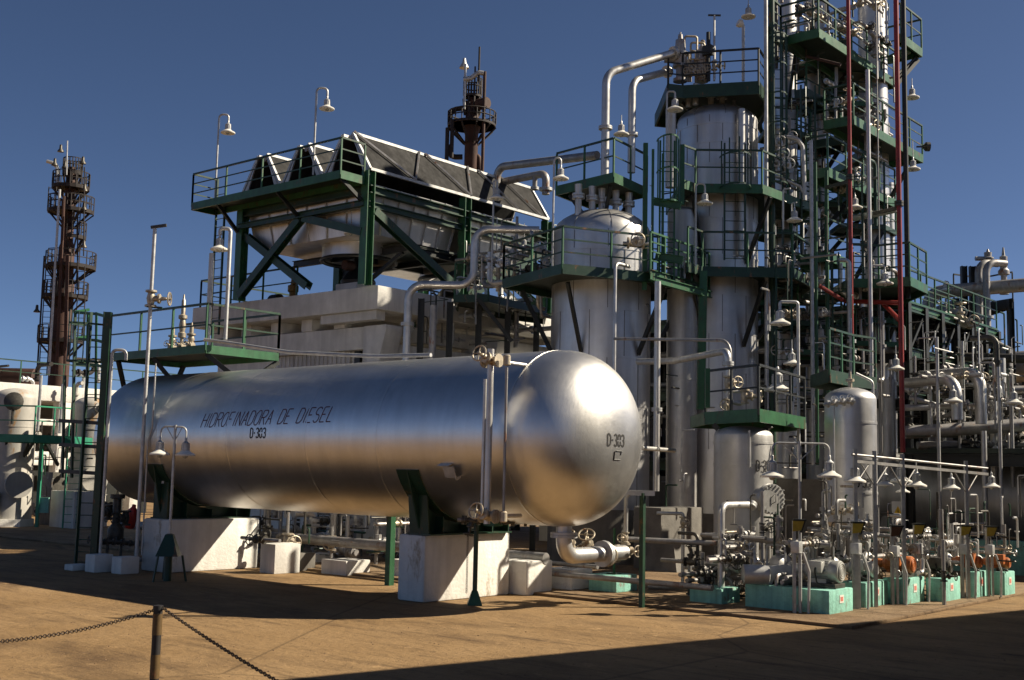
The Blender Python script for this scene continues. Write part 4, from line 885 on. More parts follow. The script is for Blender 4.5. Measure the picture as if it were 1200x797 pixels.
# small-bore tubing on the highest platform
t = thing('tubing_set', 'tangle of small valves and tubing round the safety valves', 'tubing', W(810,90,36.2))
for k in range(9):
    a = W(800+rng.random()*30, 96, 36+rng.random()); h = .5+rng.random()*1.1; b = a+RH*(rng.random()-.3)*.8
    MB().tube([a, a+Zv*h, Vector((b.x,b.y,a.z+h)), Vector((b.x,b.y,a.z+.1))], .035, 7, .08).build('tube', M_BRASS, t)
for k in range(5): valve(t, W(803+6*k, 78+rng.random()*10, 36.1), Zv if k%2 else RH, -FH, .9)
for k, (px, D) in enumerate(((807,36.4),(815,36.2),(833,36.4),(846,36.6))):
    q = Vector((*W(px,125,D).xy, ztB-.2)); t = thing('top_nozzle', 'short flanged nozzle under the highest platform', 'nozzle', q, 'nozzles on the tall column')
    MB().lathe(q, [(.09,0),(.09,.35),(.17,.36),(.17,.46),(.09,.47),(.09,.7)], 12).build('neck', M_PIPE, t)
a = W(786, 170, 35.6); pipe('grey pipe standing against the left edge of the tall column', [(a.x,a.y,ZAT(786,220,a)),(a.x,a.y,ZAT(787,128,a))], .16, M_CLAD2, 0)

# lamps round the two columns
lamp(657, 210, 32.6, 'enamel lamp on a bent pole at the left end of the first column platform', 647, 320, 185, 1.0, .03)
lamp(728, 158, 33.8, 'dark lamp hanging above the upper rail of the first column', hang=135)
lamp(791, 129, 35.0, 'enamel lamp on a bent pole left of the tall column top', 781, 215, 107, 1.1, .03)
lamp(826, 239, 33.8, 'enamel lamp on a bent pole in front of the tall column, below its middle platform', 815, 312, 215, 1.0, .03)
lamp(877, 20, 36, 'lamp on a thin rod beside the tower, nearest the top of the picture', hang=-12)
lamp(931, 259, 34.2, 'lamp hanging under the right corner of the middle green platform', hang=238)
lamp(914, 380, 29.5, 'large enamel lamp on a bent silver pole before the ladder tower', 936, 520, 354, 1.15, .04)
lamp(928, 427, 31.5, 'small yellowed lamp low on the ladder tower, behind the large one', hang=398)
lamp(911, 458, 30.5, 'wide flat lamp behind the rails of the vessel platform', hang=437, s=1.5)

# ------------------------------------------------------------------ pipes crossing between first column and vessel platform
a = W(720, 397, 32); b = W(856, 399, 28.5); pipe('thin brown pipe crossing between the first column and the vessel platform', [a, b, (b.x,b.y,ZAT(862,440,b))], .04, M_PIPED, .35)
a = W(748, 424, 33); b = W(853, 411, 28.3); c = Vector((b.x,b.y,ZAT(854,432,b)))
pipe('sloping grey pipe running down towards the vessel platform valves', [a, W(790,423,31), b, c], .085, M_PIPE, .2, flanges=[(c+Zv*.12,(0,0,1))])
zz = c.z; pts = [c, Vector((c.x,c.y,ZAT(855,470,c))), Vector((c.x,c.y,ZAT(855,474,c)))+RH*.4, Vector((c.x,c.y,ZAT(870,455,c)))+RH*.4]
t = thing('control_valve_loop', 'silver loop of pipe with valves hanging before the tall column, on the vessel platform', 'valve set', c)
MB().tube(pts, .06, 10, .12).build('loop', M_PIPE, t); valve(t, c-Zv*.35, Zv, RH*.5-FH, 1.1); valve(t, c-Zv*.9, Zv, -RH*.3-FH, 1.1); valve(t, pts[-1]-Zv*.2, Zv, RH-FH*.4, 1.1)
MB().cyl(c-Zv*.55+RH*-.1, c-Zv*.55+RH*.6, .04, 8).build('cross_tube', M_PIPE, t)

# ------------------------------------------------------------------ small drum below the vessel platform, with manhole
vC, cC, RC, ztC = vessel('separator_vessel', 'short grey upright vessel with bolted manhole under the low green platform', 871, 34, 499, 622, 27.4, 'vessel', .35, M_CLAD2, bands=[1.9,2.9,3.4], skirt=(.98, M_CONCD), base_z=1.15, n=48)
vm = MB(); md = Vector((math.cos(rad(-22)), math.sin(rad(-22)), 0)); P0 = Vector((cC.x,cC.y,ZAT(900,584,cC))); mc = P0+md*max(RC+.15, min(RC+.6, _lin(903, P0, md))); rm = M(17.5, 26.8)
vm.lathe(Vector((cC.x,cC.y,mc.z))+md*(RC*.8), [(rm*.8,0),(rm*.8,(mc-Vector((cC.x,cC.y,mc.z))).length-RC*.8-.06)], 28, md)
vm.lathe(mc-md*.06, [(rm,0),(rm,.05),(rm*.97,.055),(rm*.97,.065),(rm,.07),(rm,.13)], 32, md)
mh = vm.build('manhole', M_PIPE, vC); bl = MB(); a_, b_, _ = frame(md)
for k in range(20): t_ = 2*math.pi*k/20; bl.lathe(mc+a_*(rm*.9*math.cos(t_))+b_*(rm*.9*math.sin(t_))-md*.09, [(.024,0),(.024,.20)], 6, md)
bl.build('bolt_circle', M_GALV, mh)
MB().tube([mc+md*.075+Zv*-.13-RH*.07, mc+md*.085+Zv*.0-RH*.07, mc+md*.085+Zv*.12+RH*.05, mc+md*.085-Zv*.06+RH*.06, mc+md*.075+Zv*-.13-RH*.07], .009, 6).build('manhole_handle', M_PAINTBLK, mh)
MB().tube([Vector((cC.x,cC.y,ztC-.15))-FH*RC*.98, Vector((cC.x,cC.y,ztC-.15))-FH*(RC+.05), Vector((cC.x,cC.y,ztC-.95))-FH*(RC+.05)], .03, 8).build('vent_tube', M_GALV, vC)
def on_vert(c, R, px, py):
    d = ray(px, py); o = CAM-Vector((c.x,c.y,0)); a = d.x**2+d.y**2; b = 2*(d.x*o.x+d.y*o.y); cc_ = o.x**2+o.y**2-R*R; return CAM+d*((-b-math.sqrt(max(0,b*b-4*a*cc_)))/2/a)
def vert_text(txt, px, py, h_px, w_px, c, R, parent, bev=.009):
    p = on_vert(c, R, px, py); D = dep(p); th0 = math.atan2(p.y-c.y, p.x-c.x); h = M(h_px, D); w = M(w_px, D)
    return stroke_text(txt, lambda v: Vector((c.x+(R+.016)*math.cos(th0+v.x/R), c.y+(R+.016)*math.sin(th0+v.x/R), p.z+v.y)), w, h, .018, M_PAINTBLK, parent)
vert_text('D-301', 886, 552, 12, 22, cC, RC, vC)
zC = W(889, 480, 26.2).z
plat_px('low green platform above the short grey vessel', [(827,484),(889,480),(943,490)], zC, [(0,1,2)], 2.2, fh=.36, sp=1.1, n_mid=1, m=M_BLACK, h=1.0,
   brackets=[((cC.x-.5,cC.y-.5,zC-.3),(cC.x-.4,cC.y-.45,ztC-.1)),((cC.x+.6,cC.y+.2,zC-.3),(cC.x+.45,cC.y+.2,ztC-.1))])
a = W(829, 478, 26.3); tag(MB().beam(a, (a.x,a.y,ZAT(833,432,a)), .12, .10, RH).build('gate_post', M_GREEN), 'bright green gate post at the left end of the low platform', 'post')
# ------------------------------------------------------------------ upright drum to the right
vE, cE, RE, ztE = vessel('upright_drum', 'silver upright drum with domed top beside the red pipes', 997, 29.5, 454, 612, 28.2, 'vessel', .5, M_CLAD, bands=[2.3,3.1,3.95], base_z=None, n=48)
zbE = ZAT(997, 612, cE+Zv*1.7)
for k in range(3):
    a = AF+2*math.pi*k/3+.5; p = cE+Vector((math.cos(a),math.sin(a),0))*RE*.85; MB().beam(p, (p.x,p.y,zbE+.3), .1, .1).build('leg', M_GALV, vE)
MB().lathe((cE.x,cE.y,zbE-.27), [(.08,0),(RE*.6,.06),(RE*.93,.18),(RE,.268)], 40).build('bottom_head', M_CLAD2, vE)
vert_text('D-302', 1003, 571, 10, 21, cE, RE, vE)
for py in (472, 600):
    a = W(965, py+2, 27.4); b = W(1002, py-2, 27.4); 
    MB().cyl(a, b, .04, 10).build('nozzle_run', M_PIPE, vE)
    for f in (.15,.4,.65,.9): MB().lathe(a.lerp(b,f)-RH*.03, [(.085,0),(.085,.06)], 12, RH).build('flange', M_GALV, vE)
    for f in (.28,.55,.78): valve(vE, a.lerp(b,f), RH, (-FH*.9+Zv*.4), .62, M_PIPE if py < 500 else M_BRASS)
a = W(977, 477, 27.4); MB().cyl(a, (a.x,a.y,ZAT(977,598,a)), .025, 8).build('gauge_tube', M_PIPE, vE)
MB().lathe((cE.x,cE.y,ztE-.02), [(.05,0),(.05,.15),(.1,.16),(.1,.22),(.04,.23),(.03,.4)], 12).build('top_valve', M_BRASS, vE)
a = W(1023, 460, 28.0); pipe('thin pale tube bending beside the silver upright drum', [Vector((a.x,a.y,2.2)), Vector((a.x,a.y,ZAT(1024,447,a))), Vector((a.x,a.y,ZAT(1022,438,a)))-RH*.4], .03, M_GALV, .15)
# ------------------------------------------------------------------ fractionation tower: three slim columns in a stack of green platforms
vF, cF, RF, ztF = vessel('tower_column', 'slim silver column at the left side of the platform tower', 920.5, 14.5, -120, 640, 39.6, 'column', .5, M_CLAD, bands=[3+1.4*i for i in range(14)], base_z=.1)
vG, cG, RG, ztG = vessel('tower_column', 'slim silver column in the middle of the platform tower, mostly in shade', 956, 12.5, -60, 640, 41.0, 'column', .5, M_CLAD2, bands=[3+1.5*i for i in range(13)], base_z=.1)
vH, cH, RH_, ztH = vessel('tower_column', 'tallest and widest silver column on the right of the platform tower', 1025, 17, -160, 640, 40.6, 'column', .5, M_CLAD, bands=[3+1.3*i for i in range(17)], base_z=.1, n=40)
a = W(1042, 300, 40.9); pipe('sunlit silver pipe hugging the right side of the tallest tower column', [Vector((a.x,a.y,1)),Vector((a.x,a.y,ZAT(1041,215,a)))], .20, M_PIPE, 0, n=16, flanges=[((a.x,a.y,ZAT(1042,450,a)),Zv)])
a = W(1037, 300, 38.6); pipe('wide dull silver pipe running up beside the tallest tower column', [Vector((a.x,a.y,.5)),Vector((a.x,a.y,ZAT(1037,445,a)))], .27, M_CLAD2, 0, n=18)
def tower_plat(label, left, corner, right, D, rails, z=None, fh=.36, back=None, **kw):
    """platform with one edge along X (left to corner) and one along Y (corner to right), image columns and a corner row given"""
    c = W(corner[0], corner[1], D); z = c.z; xl = SX(left, c.y, z); yr = SY(right, c.x, z)
    poly = [(xl,c.y),(c.x,c.y),(c.x,yr),(xl,yr)] if back is None else [(xl,c.y),(c.x,c.y),(c.x,yr),(c.x-back,yr),(xl-.0,c.y+back)]
    return platform(label, poly, z, rails, fh=fh, **kw), z, poly
T5, z5, p5 = tower_plat('topmost fully visible green tower platform, just under the frame edge', 915, (959,34), 1050, 36.0, [(0,1,2)], sp=1.2, n_mid=2, back=4.2,
    brackets=[bk(cF,RF,AF,W(920,40,36.4).z,RF+1.1,1.5)])
p = WZ(897,30,z5); MB().prism([(p.x,p.y),(p5[0][0],p5[0][1]),(p5[0][0]+.2,p5[0][1]+1.5),(p.x+.2,p.y+1.5)], z5-.34, z5+.02).build('deck', M_DKGREEN, T5)
railing(T5, [Vector((p.x,p.y,z5)), Vector((*p5[0],z5))], 1.07, M_DKGREEN, 2, 1.2)
T5b, z5b, p5b = tower_plat('small green platform at the upper right corner of the tower', 1050, (1056,40), 1080, 38.0, [(0,1,2,3)], sp=.9, n_mid=1, back=1.2,
    brackets=[(W(1052,98,39), W(1076,70,39.4))])
T4, z4, p4 = tower_plat('green tower platform with sunlit edge beam, second from the top', 966, (1000,136), 1081, 36.2, [(0,1,2)], sp=1.2, n_mid=2, back=3.4,
    brackets=[bk(cH,RH_,AF+.4,W(1025,165,36).z,RH_+1.2,1.2)])
T3, z3, p3 = tower_plat('green tower platform with sunlit edge beam, third from the top', 945, (970,197), 1049, 36.0, [(0,1,2)], sp=1.2, n_mid=2, back=3.2,
    brackets=[bk(cG,RG,AF+.8,W(970,225,36).z,RG+1.3,1.2)])
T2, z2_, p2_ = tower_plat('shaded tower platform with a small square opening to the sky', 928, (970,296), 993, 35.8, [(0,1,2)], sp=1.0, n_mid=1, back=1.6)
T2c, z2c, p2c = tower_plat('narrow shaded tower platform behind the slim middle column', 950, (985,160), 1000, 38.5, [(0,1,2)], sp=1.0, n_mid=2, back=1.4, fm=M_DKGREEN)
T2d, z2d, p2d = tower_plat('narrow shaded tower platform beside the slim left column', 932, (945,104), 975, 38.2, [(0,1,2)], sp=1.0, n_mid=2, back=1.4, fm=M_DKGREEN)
# half round platform low on the tallest column
zr_ = W(1030, 328, 35.6).z
plat_px('dark half round platform low on the tallest tower column', [(996,327),(1030,328),(1066,325),(1086,335)], zr_, [(0,1,2,3)], 2.8, fh=.34, sp=1.1, n_mid=2, m=M_DKGREEN,
   brackets=[bk(cH,RH_,AF+.2,zr_-.3,RH_+1.1,1.5), bk(cH,RH_,AF+1.0,zr_-.3,RH_+1.1,1.5)])
zv = W(1000, 438, 30.5).z
plat_px('small dark green platform just above the silver upright drum', [(972,434),(1000,440),(1026,443)], zv, [(0,1,2)], 1.8, fh=.4, sp=.8, n_mid=2, m=M_DKGREEN, fm=M_DKGREEN)
for k, (a0, b0, y) in enumerate(((880,935,352),(893,950,375),(935,975,410),(940,985,345),(1003,1063,400))):
    c = W((a0+b0)/2, y, 36.5+.4*k)
    plat_px(['dark intermediate landing left of the ladder tower','lower dark landing left of the ladder tower','dark landing behind the bent lamp pole','dark landing above the slim middle column foot','dark landing behind the red bracing'][k], [(a0,y),(b0,y+2)], c.z, [(0,1)], 1.5, fh=.2, sp=.9, n_mid=1, fm=[M_GREEN,M_DKGREEN][k%2])
# ladders on the tower
for px, y0, y1, D, lab in ((909,300,34,36.2,'caged ladder on the left face of the tower'),(948,300,100,36.6,'ladder between the slim left and middle columns'),(1003,330,200,36.0,'caged ladder before the tallest column'),(919,470,310,34.0,'ladder rising from the low green platform'),(1046,325,190,37.0,'ladder at the right edge of the tower'),(985,430,300,35.5,'caged ladder above the silver upright drum')):
    q = W(px, y0, D); ladder('caged_ladder', lab, q, ZAT(px, y1, q), RH, -FH, w=.45, cage=2.2 if 'caged' in lab else None, m=M_DKGREEN)
# tower corner posts and light pipes
for px0, py0, px1, py1, D, w, m, lab in ((899,640,894,-40,35.4,.10,M_GALV,'pale pipe running the full height of the tower left edge'),(906,640,901,-40,36.0,.16,M_DKGREEN,'dark green steel upright at the tower left edge'),
        (953,545,949,165,34.6,.09,M_GALV,'pale pipe dropping down the middle of the tower'),(958,545,954,190,34.9,.08,M_GREEN,'green pipe beside the pale pipe in the middle of the tower'),
        (971,520,970,200,35.8,.10,M_GREEN,'thin green upright under the third tower platform'),(1022,520,1018,82,34.8,.105,M_PIPE,'bright silver riser between the two red pipes'),(1034,560,1022,-20,36.2,.035,M_PIPED,'thin silver tube near the bright silver riser'),
        (1064,350,1063,-20,36.6,.13,M_BLACK,'black upright behind the right red pipe')):
    a = W(px0, py0, D); a.z = max(.0, a.z) if py0 < 600 else 0; tag(MB().tube([a, (a.x,a.y,ZAT(px1,py1,a))], w/1.6, 10).build('riser_pipe', m), lab, 'pipe')
for px, yb, r, lab in ((998,392,2.4,'left red vertical pipe down the tower'),(1058,530,3.0,'right red vertical pipe, the longest, down the tower edge')):
    D = 34.4; a = W(px, yb, D); zt = ZAT(px-1, -30, a); t = thing('red_pipe', lab, 'pipe', a, 'red fire water pipes')
    MB().cyl(a, (a.x,a.y,zt), M(r,D), 14).build('run', M_RED, t)
    for y in (207,) if px == 998 else (238,): z = ZAT(px,y,a); MB().lathe((a.x,a.y,z-.1), [(M(r*1.8,D),0),(M(r*1.8,D),.07),(M(r*1.5,D),.08),(M(r*1.8,D),.09),(M(r*1.8,D),.16)], 14).build('flange', M_DARKV, t); MB().beam((a.x,a.y,z-.15),Vector((a.x,a.y,z-.15))-RH*.5+FH*.8,.1,.1).build('bracket', M_DARKV, t)
a = W(998, 392, 34.4); pipe('pale pipe continuing below the left red pipe, with a flanged joint', [a-Zv*.02, Vector((a.x,a.y,ZAT(998,440,a)))], .075, M_GALV, 0, flanges=[((a.x,a.y,ZAT(998,400,a)),Zv),((a.x,a.y,ZAT(998,412,a)),Zv)])
a = W(995, 305, 34.2); pipe('cream pipe with an elbow beside the left red pipe', [a-RH*.3, a, Vector((a.x,a.y,ZAT(995,395,a)))], .065, M_GALV, .12)
tag(MB().cyl(W(960,335,35.0), W(988,352,34.9), .06, 8).build('red_brace', M_RED), 'slanting red pipe behind the tower uprights', 'pipe')
tag(MB().cyl(W(990,353,36.5), W(1057,355,34.6), .07, 8).cyl(W(1036,357,35.4), W(1057,378,34.6), .07, 8).build('red_bracket', M_RED), 'horizontal red bracket with diagonal tying the right red pipe to the tower', 'bracket')
tag(MB().cyl(W(945,66,37), W(985,76,36.4), .05, 8).build('red_brace', M_RUST), 'rusty pipe under the topmost tower platform', 'pipe')
a = W(1012, 198, 36); pipe('cream pipe sticking out under the third tower platform', [W(1000,256,36.4), W(1040,248,35.6), W(1052,245,35.2)], .10, M_GALV, .2)
for k in range(2): tag(MB().ibeam(W(1050,96-k*7,39), W(1074,68+k*2,39.4), .1,.14,.02).build('knee_brace', M_BLACK), 'black knee brace under the small upper right tower platform', 'brace', 'knee braces of the small tower platform')
for k, (a0, b0, y, D, lab) in enumerate(((898,948,150,38.6,'narrow dark landing round the slim left column, upper'),(930,990,72,39.6,'narrow dark landing behind the left red pipe, just below the top platform'),(935,1000,236,38.8,'narrow dark landing behind the left red pipe at mid height'),(895,940,268,38.0,'narrow dark landing at the slim left column, lower'),(985,1050,262,39.4,'narrow dark landing round the tallest column below the third platform'),(975,1035,118,39.6,'narrow dark landing round the tallest column above the second platform'),(925,1000,380,37.6,'dark landing low in the tower behind the ladders'),(990,1060,372,38.6,'dark landing low on the tallest column'))):
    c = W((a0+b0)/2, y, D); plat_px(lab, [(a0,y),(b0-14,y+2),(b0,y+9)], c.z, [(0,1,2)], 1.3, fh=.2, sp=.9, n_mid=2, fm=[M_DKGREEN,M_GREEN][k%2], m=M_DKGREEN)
for k, (xa,ya,xb,yb,D) in enumerate(((905,330,945,268,38.4),(945,410,905,345,37.8),(950,230,990,165,39.6),(950,290,990,240,39),(1000,330,1035,270,39.6),(960,130,1000,75,40))): tag(MB().ibeam(W(xa,ya,D), W(xb,yb,D), .12,.14,.02).build('cross_brace', M_BLACK), 'black diagonal brace inside the platform tower', 'brace', 'diagonal braces of the tower')
# process piping inside the tower: individual runs with flanges
def pxof(p): d = Vector(p)-CAM; return 600+FPX*d.dot(RR)/d.dot(FW)
rng = random.Random(11)
def jungle(label, group, n, x0, x1, y0, y1, D0, D1, mats=(M_PIPE, M_PIPED, M_PIPED, M_DKGREEN, M_DARKV), rr=(.03,.085), vert=.6, L=(20,90)):
    for k in range(n):
        px, py = rng.uniform(x0,x1), rng.uniform(y0,y1); D = rng.uniform(D0,D1); a = W(px,py,D); r = rng.choice(rr) if len(rr) > 2 else rng.uniform(*rr); m = rng.choice(mats)
        l = M(rng.uniform(*L), D); d = rng.choice((X_,-X_,Y_,-Y_)); up = 1 if rng.random() < .5 else -1; h = M(rng.uniform(8,40), D)
        if rng.random() < vert: pts = [a, a+Zv*l*up, a+Zv*l*up+d*h]
        else: pts = [a, a+d*l, a+d*l-Zv*h*up]
        pts = [Vector((p.x,p.y,max(p.z,.12))) for p in pts]
        if any(not (x0-12 < pxof(p) < x1+12) for p in pts): continue
        mb = MB().tube(pts, r, 9, r*3)
        for f in (.15, .5): 
            c = pts[0].lerp(pts[1], f); ax = (pts[1]-pts[0]); 
            if ax.length > .3: mb.lathe(c-ax.normalized()*.04, [(r*1.75,0),(r*1.75,.08)], 12, ax)
        o = mb.build('process_pipe', m); tag(o, label, 'pipe', group)
def valve_set(label, group, n, x0, x1, y0, y1, D0, D1, s=(.8,1.3), mats=(M_BRASS, M_PIPE, M_DARKV)):
    for k in range(n):
        c = W(rng.uniform(x0,x1), rng.uniform(y0,y1), rng.uniform(D0,D1)); m = rng.choice(mats)
        ax = rng.choice((X_, Y_, Zv)); st = rng.choice((-FH, -FH+RH*.6, -FH-RH*.6, Zv)) if ax is not Zv else rng.choice((-FH, -FH+RH*.7, RH))
        t = thing('gate_valve', label, 'valve', c, group); valve(t, c, ax, st, rng.uniform(*s), m)
        b = MB().cyl(c-ax*.75, c+ax*.75, .045, 8).build('pipe_stub', M_PIPED, t)
lbp, gp = 'silver pipe run threading through the platform tower', 'process pipes inside the tower'
jungle(lbp, gp, 20, 905, 1045, 0, 60, 38, 41); jungle(lbp, gp, 26, 900, 1040, 60, 250, 38, 41); jungle(lbp, gp, 28, 895, 1045, 250, 440, 37, 41, vert=.7)
lbv, gv = 'handwheel valve among the pipes of the platform tower', 'valves inside the tower'
valve_set(lbv, gv, 14, 908, 1035, 5, 60, 37.5, 39); valve_set(lbv, gv, 14, 910, 1035, 110, 240, 37.5, 39); valve_set(lbv, gv, 14, 900, 1020, 280, 440, 35.5, 38)
# valves and rails at the foot of the slim left column
t = thing('manway_set', 'pale valves at the foot of the slim left column above the middle platform', 'valve set', W(910,195,36.3))
MB().tube([W(897,205,36),W(914,208,36),W(938,219,36),W(942,228,36)], .05, 8, .1).build('tube', M_GALV, t); MB().tube([W(919,160,36),W(935,163,36),W(941,172,36),W(943,235,36)], .07, 8, .25).build('tube', M_GALV, t)
for px, py in ((911,170),(915,184),(908,194),(921,196)): valve(t, W(px,py,36.2), Zv, -FH, 1.3, M_PIPE)
MB().lathe(W(911,172,36.4), [(.22,0),(.22,.05),(.14,.08),(.14,.5),(.22,.53),(.22,.6)], 16).build('expansion_joint', M_PIPE, t)
lamp(1037, 333, 35.2, 'enamel lamp on a bracket beside the bright silver riser', 1022, 400, 311, 1.1, .03)
lamp(1069, 115, 37.0, 'lamp hanging at the right of the tower between the two upper platforms', hang=92)
lamp(1070, 199, 37.0, 'lamp hanging at the right of the tower below the second platform', hang=165)
lamp(1002, 244, 35.2, 'small lamp half hidden behind the left red pipe', hang=226)
lamp(962, 397, 36.5, 'small lamp hanging left of the ladder above the upright drum', hang=380)
lamp(1050, 433, 33.0, 'lamp hanging beside the lower end of the right red pipe', hang=405)
t = thing('floodlight', 'small floodlight on the right end of the second tower platform', 'lamp', W(1080,172,38.5)); MB().beam(W(1074,172,38.5), W(1084,172,38.5), .05,.05).build('arm', M_DARKV, t); MB().lathe(W(1085,172,38.5), [(.06,-.1),(.16,0),(.16,.12)], 12, RH).build('floodlight_head', M_DARKV, t)
# ------------------------------------------------------------------ pump row on turquoise blocks
def corner_block(label, xl, xc, yc, xr, h, taper=0):
    g_ = G(xc, yc); x0 = SX(xl, g_.y, 0); y1 = SY(xr, g_.x, 0); b = MB()
    if taper: b.extr([(x0,g_.y,0),(g_.x,g_.y,0),(g_.x-.05,g_.y+taper,h),(x0,g_.y+taper,h)], (0,.001,0)); b = MB(); b.add([(x0,g_.y,0),(g_.x,g_.y,0),(g_.x,y1,0),(x0,y1,0),(x0,g_.y+taper,h),(g_.x,g_.y+taper,h),(g_.x,y1-taper,h),(x0,y1-taper,h)], [(3,2,1,0),(4,5,6,7),(0,1,5,4),(1,2,6,5),(2,3,7,6),(3,0,4,7)])
    else: b.box((x0,g_.y,0),(g_.x,y1,h))
    o = tag(b.build('pump_plinth', M_TEAL, bevel=.025), label, 'concrete block')
    s = MB().box((g_.x+.001,(g_.y+y1)/2-.09,h*.48),(g_.x+.008,(g_.y+y1)/2+.09,h*.78)).build('painted_patch', M_WHITE, o)
    MB().box((g_.x+.009,(g_.y+y1)/2-.055,h*.55),(g_.x+.012,(g_.y+y1)/2+.055,h*.71)).build('patch_symbol', mat('faded red paint', (.5,.16,.12), .6), o)
    return x0, g_.x, g_.y, y1, h
B = [corner_block('long turquoise plinth under the grey motor, nearest and largest of the row', 873, 972, 724, 1000, .50),
     corner_block('turquoise plinth second in the pump row, split by a groove', 984, 1015, 716, 1041, .55),
     corner_block('turquoise plinth third in the pump row, before the orange motor', 1035, 1061, 712, 1084, .58),
     corner_block('wide turquoise plinth fourth in the pump row', 1085, 1105, 709, 1126, .55),
     corner_block('turquoise plinth with sloping sides, fifth in the pump row', 1131, 1142, 704, 1160, .62, .10),
     corner_block('last and smallest turquoise plinth at the far end of the pump row', 1160, 1178, 701, 1190, .58)]
q = G(808, 708); q1 = SY(850, q.x+.8, 0); block('low turquoise footing left of the pump row under dark valves', (q.x,q.y,.0), (q.x+.75,q.y+.75,.36), M_TEAL, .02)
ww = G(1090, 688); tag(MB().box((ww.x-.3,ww.y+6,0),(ww.x,ww.y+7.5,.7)).box((-13.5,33.6,0),(-4,33.9,.95)).build('kerb_wall', M_TEAL, bevel=.02), 'long low turquoise wall behind the pump row at the right edge', 'wall') if False else tag(MB().box((-15.5,34.6,0),(-3,34.95,1.0)).build('kerb_wall', M_TEAL, bevel=.02), 'long low turquoise wall behind the pump row at the right edge', 'wall')
def pump(label, b, mm, motor=True, yoff=.5, sc_=1.0):
    x0, x1, y0, y1, h = b; cy = y0+(y1-y0)*yoff; t = thing('pump', label, 'pump', ((x0+x1)/2, cy, h)); z = h+.36*sc_; L = x1-x0
    MB().box((x0+.08,cy-.26*sc_,h),(x1-.08,cy+.26*sc_,h+.09)).build('base_frame', M_DARKV, t, bevel=.01)
    xm1 = x1-.10; xm0 = x1-.10-.72*sc_; r = .235*sc_
    mb = MB().lathe((xm0,cy,z), [(.10,-.06),(r*.8,0),(r,.03),(r,.62*sc_),(r*.98,.64*sc_)], 28, X_)
    for k in range(22):
        a = 2*math.pi*k/22; d = Vector((0,math.cos(a),math.sin(a))); c = Vector((xm0,cy,z))+d*(r+.012); mb.beam(c+X_*.06, c+X_*.54*sc_, .01, .03, d.cross(X_))
    mb.box((xm0+.08,cy-.17,h+.09),(xm0+.5*sc_,cy+.17,z-r*.7))
    mo = mb.build('motor', mm, t)
    fc = MB().lathe((xm0+.60*sc_,cy,z), [(r*1.06,0),(r*1.06,.12),(r*.95,.15),(r*.5,.165),(.001,.168)], 28, X_); 
    for rr in (.35,.55,.75): fc.ring((xm0+.60*sc_+.165,cy,z), X_, r*rr, .008, 24, 5)
    fc.build('fan_cover', M_MOTOR if mm is M_MOTOR else mm, mo)
    MB().box((xm0+.15,cy-r-.14,z-.02),(xm0+.42,cy-r+.02,z+.2)).build('terminal_box', mm, mo, bevel=.01)
    xc = xm0-.12
    MB().lathe((xc-.22,cy,z), [(.13*sc_,0),(.13*sc_,.24),(.08,.26),(.08,.3)], 18, X_).build('coupling_guard', M_ORANGE if mm is M_ORANGE else M_CLAD2, t)
    cs = MB().lathe((xc-.80*sc_,cy,z), [(.12,0),(.24*sc_,.04),(.31*sc_,.12),(.31*sc_,.30),(.24*sc_,.36),(.15*sc_,.40),(.15*sc_,.56*sc_)], 26, X_)
    cs.box((xc-.62,cy-.16,h+.09),(xc-.40,cy+.16,z-.1)); cs.build('casing', M_CLAD2, t)
    xs = xc-.62*sc_
    MB().tube([(xs,cy,z+.2*sc_),(xs,cy,z+.95*sc_),(xs-.5,cy+.5,z+.95*sc_),(xs-.5,cy+.5,z-.1)], .05*sc_+.012, 12, .15).build('discharge_pipe', M_PIPED, t)
    MB().tube([(xc-.80*sc_,cy,z),(xc-1.25*sc_,cy,z),(xc-1.25*sc_,cy,z+.6)], .095, 12, .2).build('suction_pipe', M_PIPE, t)
    valve(t, (xs,cy,z+.62*sc_), Zv, (.5,-.85,.1), .8*sc_+.1, M_BRASS); valve(t, (xc-1.25*sc_,cy,z+.42*sc_), Zv, (.2,-.9,.2), .9*sc_+.1, M_PIPE)
    for zz in (z+.34*sc_, z+.86*sc_): MB().lathe((xs,cy,zz), [(.11*sc_,0),(.11*sc_,.04)], 14).build('flange', M_PIPE, t)
    MB().tube([(xm0+.3,cy-r-.05,z+.1),(xm0+.3,cy-r-.18,z+.05),(xm0+.34,cy-r-.16,h+.1),(xm0+.55,cy-r-.14,h+.03),(x1-.03,cy-r-.1,h+.02)], .016, 6, .06).build('cable', M_BLACK, t)
    MB().tube([(xs+.25,cy-.2,h+.1),(xs+.25,cy-.2,z+.45),(xs-.15,cy-.2,z+.45),(xs-.15,cy-.2,h+.15)], .022, 7, .06).build('seal_tube', M_GALV, t)
    return t
pump('pump with a large grey motor on the nearest turquoise plinth', B[0], M_MOTOR, yoff=.62, sc_=.88)
pump('dusty grey pump on the second turquoise plinth', B[1], M_CLAD2, sc_=.66)
pump('pump with orange motor on the third turquoise plinth', B[2], M_ORANGE, sc_=.72)
pump('dark pump on the fourth turquoise plinth', B[3], M_DARKV, sc_=.6)
pump('small orange pump on the sloping fifth turquoise plinth', B[4], M_ORANGE, sc_=.55)
pump('small orange pump on the last turquoise plinth', B[5], M_ORANGE, sc_=.52)
